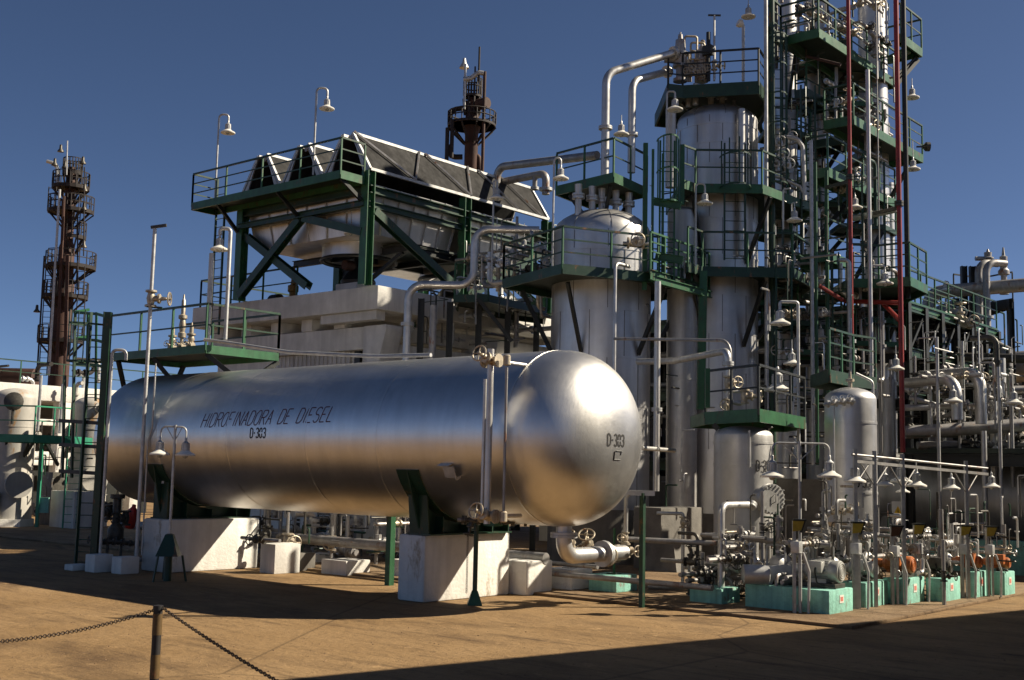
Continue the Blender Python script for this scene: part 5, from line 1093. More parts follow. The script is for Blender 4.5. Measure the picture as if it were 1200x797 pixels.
# pale gearbox and head exchanger on the nearest plinth
x0, x1, y0, y1, h = B[0]
t = thing('pump_gearbox', 'pale box shaped gearbox with a round end drum at the left of the nearest plinth', 'gearbox', W(905,690,23.6))
a = W(885,673,23.6); MB().lathe(a, [(.05,-.25),(.19,-.24),(.19,.25),(.15,.27)], 22, RH).build('end_drum', M_GALV, t)
ga = W(895,692,23.8); MB().extr([ga+Zv*.0, ga+RH*.85, ga+RH*.85+Zv*.44, ga+RH*.42+Zv*.52, ga+Zv*.46], FH*.5).build('housing', M_GALV, t, bevel=.02)
MB().extr([ga-FH*.005+RH*.12+Zv*.02, ga-FH*.005+RH*.62+Zv*.02, ga-FH*.005+RH*.5+Zv*.22, ga-FH*.005+RH*.2+Zv*.22], FH*.02-FH*.04).build('recess', M_BLACK, t)
# valves and pipes over the pump row
lbp2, gp2 = 'pale pipe run in the dense piping behind the pump row', 'process pipes behind the pump row'
lbv2, gv2 = 'dusty handwheel valve in the piping over the pump row', 'valves over the pump row'
jungle(lbp2, gp2, 18, 845, 960, 600, 690, 23.8, 25.6, mats=(M_PIPE,M_PIPED,M_PIPED,M_BRASS), rr=(.02,.055), vert=.6, L=(15,60)); jungle(lbp2, gp2, 22, 960, 1120, 610, 685, 24.6, 28, mats=(M_PIPE,M_PIPED,M_PIPED,M_BRASS), rr=(.02,.055), vert=.5, L=(15,60)); jungle(lbp2, gp2, 8, 1100, 1195, 615, 670, 30, 33, mats=(M_PIPED,M_DARKV), rr=(.02,.055), vert=.5, L=(15,60))  # last run takes darker pipe colours in place of shade
valve_set(lbv2, gv2, 16, 850, 960, 615, 685, 23.6, 25, (.55,.9)); valve_set(lbv2, gv2, 20, 975, 1110, 615, 680, 24.6, 27.5, (.55,.9)); valve_set(lbv2, gv2, 8, 1100, 1195, 620, 660, 29.5, 32, (.7,1.0))
lb3, g3 = 'dark valve in the shaded piping left of the pump row', 'dark valves left of the pump row'
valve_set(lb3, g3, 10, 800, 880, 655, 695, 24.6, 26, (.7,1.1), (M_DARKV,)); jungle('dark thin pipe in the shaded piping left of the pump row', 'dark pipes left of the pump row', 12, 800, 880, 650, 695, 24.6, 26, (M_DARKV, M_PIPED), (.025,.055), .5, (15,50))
# specific pipes
a = W(845, 690, 24.6); z = ZAT(845, 592, a); b = W(880, 589, 25.6); pipe('thick silver pipe rising left of the manhole and bending to the vessel', [Vector((a.x,a.y,.3)), (a.x,a.y,z), (b.x,b.y,z)], .075, M_PIPE, .2, flanges=[((b.x,b.y,z), b-a)])
tag(MB().cyl(W(735,632,25.6), W(905,640,25.0), .06, 10).build('process_pipe', M_PIPED), 'long horizontal grey pipe crossing from the tank dome to the pumps', 'pipe')
tag(MB().cyl(W(760,688,27), W(880,689,25.6), .05, 8).build('process_pipe', M_PIPED), 'low brown pipe near the ground left of the pump row', 'pipe')
a = W(800, 690, 27.0); pipe('thin silver upright with valve in front of the dark skirts', [Vector((a.x,a.y,.1)),Vector((a.x,a.y,ZAT(801,602,a))),Vector((a.x,a.y,ZAT(801,602,a)))-RH*.6], .04, M_GALV, .05, valves=[((a.x,a.y,ZAT(800,612,a)),Zv,-FH,.8)])
a = W(733, 650, 24.6); pipe('slim silver pipe with valve dropping beside the tank dome', [Vector((a.x,a.y,ZAT(733,655,a))),Vector((a.x,a.y,ZAT(736,578,a))),Vector((a.x,a.y,ZAT(736,578,a)))+RH*.5], .045, M_PIPE, .12, valves=[((a.x,a.y,ZAT(733,645,a)),Zv,RH-FH,.9),((a.x,a.y,ZAT(733,630,a)),Zv,-FH-RH*.5,.7)])
tag(MB().cyl(W(752,525,26), W(790,528,28), .05, 10).build('process_pipe', M_PIPE), 'short bright pipe emerging right of the tank dome', 'pipe')
# concrete pedestals right of the dome
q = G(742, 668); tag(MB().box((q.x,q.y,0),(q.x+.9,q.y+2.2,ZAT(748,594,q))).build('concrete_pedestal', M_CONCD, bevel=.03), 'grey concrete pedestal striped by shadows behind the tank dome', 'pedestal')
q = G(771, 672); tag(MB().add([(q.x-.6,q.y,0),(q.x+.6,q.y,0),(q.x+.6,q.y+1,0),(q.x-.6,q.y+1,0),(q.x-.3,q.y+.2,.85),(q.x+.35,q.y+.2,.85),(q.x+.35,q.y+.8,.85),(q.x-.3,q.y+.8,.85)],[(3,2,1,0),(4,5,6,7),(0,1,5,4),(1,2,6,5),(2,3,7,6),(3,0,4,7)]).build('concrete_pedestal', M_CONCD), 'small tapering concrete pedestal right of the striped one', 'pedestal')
tag(MB().box((-25,33.6,0),(-15.0,34.0,2.6)).build('retaining_wall', M_CONCD), 'wall darkened for the shade behind the column skirts', 'wall')  # its dark colour carries the black shade behind the pumps
# ------------------------------------------------------------------ control stations on perforated posts
def station(px, yb, yt, lab, plate=M_OLIVE, ybox=None):
    q = G(px, yb); D = dep(q); t = thing('control_station', lab, 'control station', q); zt = ZAT(px, yt, q)
    p = MB().beam(q-RH*.05, Vector((q.x,q.y,zt))-RH*.05, .10, .05, RH); 
    p.build('post', M_GALV, t); MB().beam(q+RH*.07+FH*.05, Vector((q.x,q.y,zt*.8))+RH*.07+FH*.05, .05,.05,RH).build('conduit', M_GALV, t)
    c = Vector((q.x,q.y,zt)); f = -FH
    hd = MB().extr([c-RH*.11-Zv*.02, c+RH*.15-Zv*.02, c+RH*.15+Zv*.015, c-RH*.11+Zv*.015], f*.18); hd.build('hood', M_BLACK, t)
    MB().extr([c-RH*.11-Zv*.02+f*.17, c+RH*.10-Zv*.02+f*.17, c+RH*.06-Zv*.20+f*.10, c-RH*.10-Zv*.22+f*.10], f*.02).build('sign_plate', plate, t)
    MB().extr([c+RH*.11-Zv*.02, c+RH*.145-Zv*.02, c+RH*.07-Zv*.24, c+RH*.05-Zv*.24], f*.14).build('hood_side', M_BLACK, t)
    zb_ = zt-.52; MB().box((q.x-.08,q.y-.1,zb_-.11),(q.x+.10,q.y+.06,zb_+.11)).build('push_button_box', M_GALV, t, bevel=.015)
    MB().tube([Vector((q.x,q.y,zb_-.1))+RH*.1-FH*.08, Vector((q.x,q.y,zb_-.45))+RH*.22-FH*.08, Vector((q.x,q.y,.05))+RH*.2-FH*.08], .028, 8, .15).build('flexible_conduit', M_GALV, t)
for a in ((934,722,609,'control station with yellowed plate on the post before the nearest plinth'),(1004,717,612,'control station with yellowed plate on the second post, before the upright drum'),(1076,708,614,'control station with yellowed plate behind the third plinth'),(1131,704,616,'control station with yellowed plate between the fourth and fifth plinths'),(1161,702,617,'control station with yellowed plate nearest the last plinth')): station(*a)
station(1049, 712, 616, 'control station with a brown plate and pale box between the second and third plinths', M_RUST)
q = G(1051, 711); t = thing('warning_sign', 'narrow white warning sign with yellow triangle on the lamp rack post', 'sign', W(1052,612,26.4)); c = W(1052,601,26.3)
MB().extr([c-RH*.13-Zv*.24, c+RH*.13-Zv*.24, c+RH*.13+Zv*.25, c-RH*.13+Zv*.25], -FH*.015).build('sign_board', M_WHITE, t)
MB().extr([c-RH*.09-Zv*.02-FH*.017, c+RH*.09-Zv*.02-FH*.017, c-FH*.017+Zv*.15], -FH*.004).build('yellow_triangle', mat('sign yellow', (.75,.45,.02), .4), t)
MB().extr([c-RH*.015+Zv*.01-FH*.022, c+RH*.015+Zv*.01-FH*.022, c-FH*.022+Zv*.10], -FH*.003).build('bolt_symbol', M_PAINTBLK, t)
for k in range(3): MB().extr([c-RH*.09-Zv*(.08+.05*k)-FH*.017, c+RH*.08-Zv*(.08+.05*k)-FH*.017, c+RH*.08-Zv*(.1+.05*k)-FH*.017, c-RH*.09-Zv*(.1+.05*k)-FH*.017], -FH*.003).build('text_line', M_DARKV, t)
# ------------------------------------------------------------------ double lamp post and lamp rack
double_lamp('grey lamp post carrying two enamel lamps before the nearest pump', 938, 722, 936, 517, (905,559), (972,559), tripod=False, s=1.0)
rk = thing('lamp_rack', 'long double pipe rack on four slim posts above the pump row', 'lamp rack', G(1004,717))
qa = G(1004,717); zt = ZAT(1003,533,qa); qe = W(1157, 549, 27.0); A0 = Vector((qa.x,qa.y,zt)); A1 = Vector((qe.x,qe.y,qe.z))
dR = (A1-A0)
MB().cyl(A0-dR.normalized()*.1, A1, .026, 10).build('upper_bar', M_PIPED, rk); MB().beam(A0-Zv*.13, A1-Zv*.13, .05, .06).build('lower_bar', M_PIPED, rk)
for f, (px, yb) in ((0,(1004,717)),(.13,(1024,690)),(.33,(1053,712)),(.82,(1129,704))):
    top = A0.lerp(A1, f); MB().beam((top.x,top.y,0), top+Zv*(.12), .07, .07, RH).build('post', M_GALV, rk)
    d = dR.normalized(); MB().cyl(top-Zv*.6, top+d*.5-Zv*.13, .016, 6).build('brace', M_PIPED, rk)
    if f > 0: MB().cyl(top-Zv*.6, top-d*.5-Zv*.13, .016, 6).build('brace', M_PIPED, rk)
for k, (px, py, D, hy, s, lab) in enumerate(((1002,565,23.9,536,.95,'enamel lamp hanging at the left end of the lamp rack'),(1037,569,25.0,541,.8,'second lamp from the left under the lamp rack, turned aside'),(1056,565,25.2,540,1.0,'lamp hanging at the middle post of the lamp rack'),(1074,570,25.6,540,.95,'lamp hanging right of the middle post of the lamp rack'),(1115,573,27.6,552,.85,'dark lamp in shade under the lamp rack before the big drum'),(1058,577,27.6,545,.7,'small lamp partly hidden behind the middle post of the lamp rack'),(1162,571,28.2,552,.85,'last enamel lamp at the right end of the lamp rack'))):
    lamp(px, py, D, lab, hang=hy, s=s)
lamp(1117, 471, 33.5, 'lamp hanging between the two bent silver pipes', hang=452, s=1.1); lamp(1188, 473, 34, 'lamp hanging in the piping at the right edge', hang=455, s=1.1)
# ------------------------------------------------------------------ big shaded drum and the piping above it at the right
hv = thing('horizontal_drum', 'big shaded horizontal drum behind the lamp rack at the right edge', 'tank', W(1135,640,37)); hc = W(1160, 585, 37.5); Rh = 1.42
MB().lathe((0,hc.y,hc.z), [(1e-5,hc.x-4.4),(Rh*.6,hc.x-4.25),(Rh*.9,hc.x-3.95),(Rh,hc.x-3.55),(Rh,hc.x+9),(Rh*.8,hc.x+9.5),(1e-5,hc.x+9.8)], 48, X_).build('shell', M_CLAD2, hv)
for dx in (-2.2, 4.5): MB().box((hc.x+dx,hc.y-1.1,0),(hc.x+dx+.6,hc.y+1.1,hc.z-Rh*.72)).build('saddle', M_CONCD, hv)
lb4, g4 = 'silver pipe in the dense rack above the big shaded drum', 'process pipes at the right edge'
for px0, py0, bx_, by_, yb, r, lab in ((1062,449,1124,450,492,.155,'nearer fat silver pipe bending down above the shaded drum'),(1078,441,1152,447,497,.17,'farther fat silver pipe bending down above the shaded drum')):
    D = 34 if bx_ < 1140 else 35; a = W(px0,py0,D+2); b = W(bx_-3,by_,D); b.z = a.z; pipe(lab, [a, b, (b.x,b.y,ZAT(bx_,yb,b))], r, M_PIPE, .5, n=18)
for (xa,ya,xb,yb,D,r,m,lab) in ((1060,507,1215,497,35.5,.20,M_PIPED,'thick dark horizontal pipe running to the right edge above the drum'),(1075,522,1215,520,36,.12,M_PIPED,'thin dark pipe just above the big drum'),(1060,478,1130,476,36,.10,M_GALV,'pale horizontal pipe left of the bent pipes'),(1066,466,1110,478,36,.07,M_GALV,'sloping pale pipe left of the bent pipes'),(1150,458,1215,456,38,.13,M_PIPED,'grey pipe running out of frame above the bent pipes'),(1140,480,1215,481,38,.16,M_PIPE,'silver pipe at the right edge above the drum')):
    tag(MB().cyl(W(xa,ya,D), W(xb,yb,D), r, 14).build('process_pipe', m), lab, 'pipe')
jungle(lb4, g4, 30, 1062, 1200, 430, 520, 35, 41, mats=(M_PIPED,M_PIPED,M_DARKV,M_GALV), rr=(.025,.09), vert=.5, L=(20,80))  # darker pipe colours stand in for the shade of this rack
jungle(lb4, g4, 18, 1065, 1200, 400, 470, 40, 46, mats=(M_PIPED,M_DARKV,M_DARKV), rr=(.02,.09), vert=.5, L=(20,80))
valve_set('handwheel valve in the rack above the big shaded drum', 'valves at the right edge', 30, 1065, 1198, 440, 520, 35, 38.5, (.9,1.5), (M_BRASS,M_PIPED,M_DARKV))
for k, (px, D, r) in enumerate(((1100,34.5,.05),(1153,34.5,.08),(1172,34,.05),(1186,35,.06),(1130,36,.05),(1165,36,.12),(1175,38,.15))):
    a = W(px, 520, D); tag(MB().cyl((a.x,a.y,.1 if k<3 else 2.5), (a.x,a.y,ZAT(px, (395,505,430,440,400,470,420)[k], a)), r, 10).build('process_pipe', (M_GALV,M_PIPE,M_GALV,M_PIPED)[k%4]), 'upright pipe in front of the shaded piping at the right', 'pipe', 'uprights at the right edge')
# walkway on top of the pipe rack
pr0 = W(1062, 352, 38.5); zw = pr0.z; yw1 = SY(1168, pr0.x, zw)
rackp = thing('pipe_rack', 'dark steel pipe rack carrying the walkway at the right of the tower', 'pipe rack', (pr0.x-2,(pr0.y+yw1)/2,0))
n = 7
for i in range(n):
    y = pr0.y+(yw1-pr0.y)*i/(n-1)
    for dx in (0,-4): MB().ibeam((pr0.x+dx,y,0),(pr0.x+dx,y,zw-.1),.25,.25,.03,X_).build('column', M_BLACK, rackp)
    for z in (zw-.3, zw-1.9, zw-3.4): MB().ibeam((pr0.x-4,y,z),(pr0.x,y,z),.2,.3,.03).build('cross_beam', M_BLACK, rackp)
for dx in (0,-4):
    for z in (zw-.2, zw-1.7, zw-3.2): MB().ibeam((pr0.x+dx,pr0.y,z),(pr0.x+dx,yw1,z),.18,.3,.03).build('girder', M_DKGREEN, rackp)
    for i in range(n-1):
        y0 = pr0.y+(yw1-pr0.y)*i/(n-1); y1 = pr0.y+(yw1-pr0.y)*(i+1)/(n-1); MB().beam((pr0.x+dx,y0,zw-1.8),(pr0.x+dx,y1,zw-.3),.1,.1).build('brace', M_BLACK, rackp)
platform('long green railed walkway on the pipe rack, sloping away right of the tower', [(pr0.x-1.2,pr0.y),(pr0.x,pr0.y),(pr0.x,yw1),(pr0.x-1.2,yw1)], zw, [(1,2),(3,0)], fh=.3, sp=1.3, n_mid=2)
valve_set('dusty valve standing along the walkway rails right of the tower', 'valves along the walkway', 12, 1066, 1140, 368, 385, 41, 48, (1.3,2.0), (M_BRASS,M_PIPED))
for k in range(6):
    dx = -.6-k*.55; z = zw-[1.6,1.6,3.1,3.1,1.6,3.1][k]; r = [.16,.12,.2,.14,.1,.12][k]
    tag(MB().cyl((pr0.x+dx,pr0.y-1,z),(pr0.x+dx,yw1+1,z),r,12).build('process_pipe', M_PIPED), 'long pipe lying inside the dark pipe rack', 'pipe', 'pipes lying in the pipe rack')
# looping pipes with safety valves, far right
for px, D, lab in ((1147.5,46,'left of the twin grey loop pipes at the right'),(1156.5,45.6,'right of the twin grey loop pipes, with the safety valve')):
    r = M(4.3,D); a = W(px, 360, D); zt = ZAT(px, 307, a); z0 = ZAT(px, 398, a); e = W(px+22, 312, D+.3); f = W(px+28, 412, D-1.6)
    pipe(lab, [Vector((f.x,f.y,ZAT(px+28,412,f))), Vector((a.x,a.y,z0-.0)), Vector((a.x,a.y,zt)), Vector((e.x,e.y,zt))], r, M_PIPED, .5, n=16, flanges=[((a.x,a.y,ZAT(px,372,a)),Zv)])
for px, y0, y1, lab in ((1158,312,292,'small safety valve on the left of the twin loop pipes'),(1177,345,290,'taller safety valve on the right of the twin loop pipes')):
    q = W(px, y0, 46.3); H = ZAT(px,y1,q)-q.z; t = thing('safety_valve', lab, 'valve', q); MB().lathe(q, [(.18,0),(.18,.1*H),(.1,.12*H),(.12,.4*H),(.22,.42*H),(.22,.5*H),(.14,.55*H),(.15,.8*H),(.07,.82*H),(.03,H)], 14).build('valve_body', M_PIPED, t); MB().cyl(q+Zv*.3, q+Zv*.3-RH*.5,.09,10).build('outlet', M_PIPED, t)
zz = W(1150, 350, 46.5).z; plat_px('dark railed platform round the twin loop pipes, far right', [(1118,352),(1150,356),(1187,350)], zz, [(0,1,2)], 3.0, fh=.5, sp=1.2, n_mid=1, m=M_BLACK, fm=M_BLACK)
for px in (1122,1132,1142,1186): a = W(px,440,46.5); tag(MB().ibeam((a.x,a.y,0),(a.x,a.y,zz+ (1.3 if px in (1132,1142) else 0)),.22,.22,.03,RH).build('steel_column', M_BLACK), 'black steel upright under the loop pipe platform', 'column', 'uprights under the loop pipe platform')
a = W(1089, 375, 47); b = Vector((*W(1092,341,47).xy, 0)); z = ZAT(1090,343,a); e = W(1215, 333, 45); pipe('fat grey overhead pipe elbowing up and running out at the right', [a, (a.x,a.y,z), (e.x,e.y,e.z)], .27, M_PIPED, .6, n=18)
lamp(1108, 341, 46.5, 'small lamp on a thin stem on the pipe rack against the sky', 1112, 358, 330, 1.0, .025)
tag(MB().cyl(W(1110,418,42), W(1215,421,40), .16, 12).build('process_pipe', M_DARKV), 'dark overhead pipe crossing low against the sky at the right', 'pipe')
a = W(1178, 470, 44); tag(MB().cyl((a.x,a.y,2),(a.x,a.y,ZAT(1177,410,a)),.3,16).build('process_pipe', M_PIPED), 'thick grey upright below the loop pipe platform', 'pipe')
a = W(1194, 430, 48); tag(MB().lathe((0,a.y,a.z), [(1e-5,a.x-1.2),(.5,a.x-1.0),(.65,a.x-.6),(.65,a.x+4)], 24, X_).build('exchanger_shell', M_PIPED), 'grey rounded exchanger end at the right edge of the pipe rack', 'heat exchanger')
# ------------------------------------------------------------------ rusted stack tower far behind on the left
Dt = 92
t = thing('rusted_stack', 'tall rusted stack tower with round railed platforms far behind the tank ladder', 'stack', G(70,600)); 
def lean(y): return 64+ (445-y)*.0535       # image column of the axis at a row
base = W(66, 480, Dt); t.location = (base.x, base.y, 0); ORG[t.name] = Vector((base.x, base.y, 0))
def zt_(y): return ZAT(lean(y), y, base)
b = MB().lathe((base.x,base.y,0), [(M(11.5,Dt),0),(M(11.5,Dt),zt_(330)),(M(9.5,Dt),zt_(326)),(M(9,Dt),zt_(290)),(M(6.6,Dt),zt_(283)),(M(6,Dt),zt_(222)),(M(6,Dt),zt_(214)),(M(4,Dt),zt_(205)),(M(4,Dt),zt_(196))], 28); b.build('shaft', M_RUST, t)
def ringplat(y, rpx, ang0, ang1, nm='platform_ring', hh=1.1, cx=0, m=M_RUSTD):
    z = zt_(y); R = M(rpx, Dt); c = base+RH*M(cx,Dt); n = max(4, int((ang1-ang0)/18)); A = [rad(ang0+(ang1-ang0)*i/n) for i in range(n+1)]
    P = [Vector((c.x,c.y,z))+(RH*math.cos(a)+FH*math.sin(a))*R for a in A]; r0 = M(6.5,Dt)
    I = [Vector((c.x,c.y,z))+(RH*math.cos(a)+FH*math.sin(a))*r0 for a in A]
    d = MB()
    for i in range(n): d.extr([P[i],P[i+1],I[i+1],I[i]], (0,0,-.12)); d.beam(P[i]-Zv*.1,P[i+1]-Zv*.1,.06,.28)
    for i in range(0,n+1,2): d.beam(P[i]-Zv*.15, Vector((c.x,c.y,z-1.4))+(P[i]-Vector((c.x,c.y,z))).normalized()*r0, .1,.1)
    pl = d.build(nm, m, t)
    h = MB()
    for i in range(n):
        for zz in (hh, hh*.5): h.beam(P[i]+Zv*zz,P[i+1]+Zv*zz,.06,.06)
    for p in P: h.beam(p,p+Zv*hh,.06,.06)
    h.build('railing', m, pl)
for y, r, a0, a1, cx in ((219,21,0,360,0),(247,24,95,360,0),(247,26,-90,30,2),(277,16,-90,70,5),(312,30,-120,60,4),(312,20,150,270,-3),(347,25,-110,60,2),(347,22,130,260,-2),(399,24,-100,50,2),(399,24,140,260,-2),(202,11,0,360,1)): ringplat(y, r, a0, a1, cx=cx)
for px0, py0, px1, py1, r, m in ((57,440,70,222,.10,M_GALV),(66,440,75,230,.12,M_RUST),(76,440,79,300,.14,M_RUST),(43,445,52,300,.07,M_RUSTD),(78,205,79,165,.05,M_GALV),(98,300,99,196,.05,M_RUSTD),(91,340,91,250,.06,M_RUSTD)):
    a = W(px0,py0,Dt-2); bq = W(px1,py1,Dt-2); MB().cyl(a, bq, r, 8).build('riser', m, t)
for px, y0, y1 in ((50,440,350),(92,400,345),(93,345,312),(56,350,310),(88,275,247),(60,247,219)):
    lb = W(px, y0, Dt-2); lt_ = ZAT(px+1, y1, lb); l = MB()
    for s_ in (-.3,.3): l.beam(lb+RH*s_, Vector((lb.x,lb.y,lt_))+RH*s_, .06,.06)
    zz = lb.z
    while zz < lt_: l.beam(Vector((lb.x,lb.y,zz))-RH*.3, Vector((lb.x,lb.y,zz))+RH*.3,.04,.04); zz += .45
    l.build('ladder', M_RUSTD, t)
for px, py in ((64,194),(71,178),(76,197),(97,192),(99,224),(98,246),(98,290),(43,366)):
    p = W(px, py, Dt-1); MB().lathe(p, [(.26,0),(.24,.08),(.12,.25),(.10,.55),(.03,.6)], 10).build('stack_lamp', M_DARKV, t)
MB().tube([W(55,189,Dt),W(62,191,Dt),W(67,196,Dt),W(68,214,Dt)], .14, 8, .3).build('vent_arm', M_GALV, t)
# second rusted stack behind the cooler
Dt2 = 68; b2 = W(551, 220, Dt2); t2 = thing('rusted_stack', 'shorter rusted stack with one round railed gallery rising behind the air cooler', 'stack', (b2.x,b2.y,0))
def z2f(y): return ZAT(550+(220-y)*.022, y, b2)
MB().lathe((b2.x,b2.y,0), [(M(8.0,Dt2),0),(M(8.0,Dt2),z2f(158)),(M(10.5,Dt2),z2f(150)),(M(10.5,Dt2),z2f(144)),(M(8.0,Dt2),z2f(140)),(M(7.6,Dt2),z2f(120)),(M(4,Dt2),z2f(115))], 28).build('shaft', M_RUST, t2)
MB().lathe(Vector((b2.x,b2.y,z2f(124)))+RH*.3-FH*.2, [(.34,0),(.34,.75),(.3,.8)], 16, RH*.8-FH*.6).build('stub_nozzle', M_RUST, t2)
def ring2(y, rpx, hpx, m=M_RUSTD):
    z = z2f(y); R = M(rpx,Dt2); P = [Vector((b2.x,b2.y,z))+Vector((math.cos(2*math.pi*i/20),math.sin(2*math.pi*i/20),0))*R for i in range(20)]
    d = MB(); d.lathe((b2.x,b2.y,z), [(R,-.14),(R,0),(R*.5,0),(R*.5,-.05),(R*.95,-.05),(R*.95,-.14)], 20); 
    for i in range(0,20,2): d.beam(P[i]-Zv*.2, Vector((b2.x,b2.y,z-1.2))+(P[i]-Vector((b2.x,b2.y,z))).normalized()*M(9,Dt2),.09,.09)
    pl = d.build('gallery', m, t2); h = MB(); hh = M(hpx,Dt2)
    for zz in (hh, hh*.5): h.tube([p+Zv*zz for p in P], .04, 6, closed=True)
    for p in P: h.beam(p,p+Zv*hh,.05,.05)
    h.build('gallery_railing', m, pl)
ring2(146, 29, 14); ring2(112, 11, 20)
for px0,py0,px1,py1,r,m in ((565,210,567,84,.10,M_RUST),(523,200,526,150,.12,M_RUSTD),(529,185,530,140,.12,M_RUSTD),(544,128,546,75,.07,M_GALV),(561,95,562,55,.06,M_RUSTD),(556,112,555,78,.05,M_RUSTD)):
    a = W(px0,py0,Dt2-1); MB().cyl(a,(a.x,a.y,ZAT(px1,py1,a)),r,10).build('riser', m, t2)
MB().tube([W(567,86,Dt2-1),W(560,85,Dt2-1),W(552,92,Dt2-1),W(543,93,Dt2-1)],.14,10,.4).build('crossover', M_GALV, t2)
MB().tube([W(527,150,Dt2),W(528,132,Dt2),W(534,128,Dt2),W(543,127,Dt2)],.14,10,.4).build('crossover', M_RUSTD, t2); MB().tube([W(527,170,Dt2),W(527,181,Dt2),W(532,184,Dt2),W(542,184,Dt2)],.16,10,.4).build('crossover', M_RUSTD, t2); MB().tube([W(556,182,Dt2),W(561,184,Dt2),W(562,200,Dt2)],.16,10,.3).build('crossover', M_RUST, t2)
MB().lathe(W(544,78,Dt2), [(.3,-.1),(.26,0),(.12,.25),(.08,.5)], 10).build('stack_lamp', M_GALV, t2)
# ------------------------------------------------------------------ pale frame building and vessels on the far left
Dl = 52
wl = thing('frame_building', 'long pale concrete frame building behind the tank ladder on the far left', 'building', G(60,610))
pf = W(60, 452, 57); zT = pf.z; XF = pf.x; y0_ = SY(-90, XF, zT); y1_ = SY(215, XF, zT); XBk = XF-9
zq = ZAT(60, 470, pf)
MB().box((XBk,y0_,zq),(XF,y1_,zT)).build('roof_slab', M_CONCW, wl, bevel=.03)
for py, h in ((530,.35),(492,.3),(540,.25)): z = ZAT(90,py,pf); MB().box((XF-.55,y0_,z-h),(XF-.12,y1_,z)).build('beam', M_CONCW, wl, bevel=.02)
for i in range(7): y = y0_+.4+i*(y1_-y0_-1.2)/6; MB().box((XF-.65,y,0),(XF-.02,y+.6,zq-.003)).build('column', M_CONCW, wl, bevel=.02)
MB().box((XF-4.2,y0_,0),(XF-4.0,y1_,zq-.004)).build('wall', M_CONCD, wl); MB().box((XF-3.0,y0_+2,0),(XF-2.9,y1_,2.6)).build('bay_shade_panel', M_BLACK, wl)  # dark wall and black panel put the bays' shade into colour
for k in range(4): y = y0_+4+k*4.2; MB().box((XF-3.98,y,2.9),(XF-3.92,y+2.6,4.1)).build('window', M_DARKV, wl)
xL, yF, xR = XF, y0_, XF
rt = thing('roof_railing', 'thin green railing along the roof of the pale far left building', 'railing', (xL,yF,zT)); railing(rt, [(XF-.2,y0_+.2,zT),(XF-.2,y1_-.2,zT)], 1.1, M_DKGREEN, 1, 2.2)
for k,(px,py) in enumerate(((20,447),(5,449))): p = W(px, 452, 60); p.z = zT; tag(MB().lathe(p+Zv*.5-RH*1.0,[(.4,0),(.55,.1),(.55,1.9),(.4,2.0)],18,RH).build('roof_drum', M_RUST),'rusty red drum lying on the roof of the pale far building'+(', nearer the stack' if k==0 else ', at the picture edge'),'drum')
jungle('dark pipe on the roof of the pale far building','pipes on the far left roof',9,-5,130,436,452,57,60,(M_RUSTD,M_DKGREEN,M_GALV),(.05,.12),.6,(10,30))
M_OLD = mat('old white painted cladding', (.42,.40,.36), .6, .1, .25, 1.0, .1, 4, rust=.12, rustcol=(.34,.20,.09), streak=.25)
for cx, r, yt, yb, D, lab in ((14,24,455,612,47.5,'old pale upright vessel at the left picture edge, standing on rust streaked concrete'),(104,20,465,612,48.5,'old pale upright vessel seen behind the tank ladder')):
    v, c, R, z = vessel('old_vessel', lab, cx, r, yt, yb, D, 'vessel', .5, M_OLD, bands=[2.4,4.0], skirt=(1.07, M_OLD), base_z=2.15)
    MB().lathe((c.x,c.y,0),[(R*1.25,0),(R*1.25,.35)],8).build('footing', M_CONCW, v)
    p = W(cx+8, 568 if cx < 50 else 562, D-.9); dm = Vector((p.x-c.x,p.y-c.y,0)).normalized(); pm = Vector((c.x,c.y,p.z))
    MB().lathe(pm, [(.42,R*.8),(.42,R+.25),(.52,R+.26),(.52,R+.36)], 24, dm).build('manhole', M_OLD, v)
    MB().box((c.x+R*.5,c.y-R*1.12,.35),(c.x+R*.9,c.y-R*.9,1.4)).build('skirt_opening', M_CONCD, v)
zg = W(40, 512, 46.5).z
plat_px('bright green platform between the old pale vessels on the far left', [(-10,509),(40,510),(84,512)], zg, [(0,1,2)], 2.2, fh=.35, sp=1.1, n_mid=1, m=mat('bright green steel paint', (.02,.20,.11), .45, 0, .25, 3), fm=mat('bright green steel paint', (.02,.20,.11)),
   brackets=[(W(8,515,46.6),W(5,540,47.2)),(W(34,516,46.6),W(26,540,47.2)),(W(52,516,46.8),W(68,545,48)),(W(40,516,46.8),W(28,536,47.2))])
q = W(82, 612, 46.5); q.z = 0; ladder('ladder', 'bright green ladder up to the far left platform', q, ZAT(84,495,q), RH, -FH, w=.55, m=MATS['bright green steel paint'], cage=3.5)
q = W(44, 600, 47); q.z = 0; tag(MB().beam(q,(q.x,q.y,zg),.12,.12,RH).build('steel_column', MATS['bright green steel paint']), 'green post below the far left platform', 'post')
p = W(52, 600, 50); block('dark cabinet below the far left platform', (p.x-.5,p.y,0), (p.x+.5,p.y+.7,2.2), M_DARKV, .02, 'cabinet', name='cabinet')
p = W(50, 592, 47); tag(MB().extr([p-RH*.22-Zv*.3,p+RH*.22-Zv*.3,p+RH*.22+Zv*.3,p-RH*.22+Zv*.3],FH*.1).build('notice_board', M_TEAL), 'small pale green board on the far left cabinet', 'board')
p = W(72, 600, 47); block('grey concrete plinth at the foot of the green ladder', (p.x-.9,p.y,0), (p.x+.9,p.y+1.2,1.5), M_CONC, .03)
p = W(16, 470, 45.8); tag(MB().lathe(p, [(.1,-.3),(.36,-.1),(.36,0),(.12,.1)], 20, -FH+RH*.3+Zv*.2).cyl(p, p-Zv*.9, .06, 8).build('level_transmitter', M_DARKV), 'dark round gauge head on the left edge vessel', 'gauge')
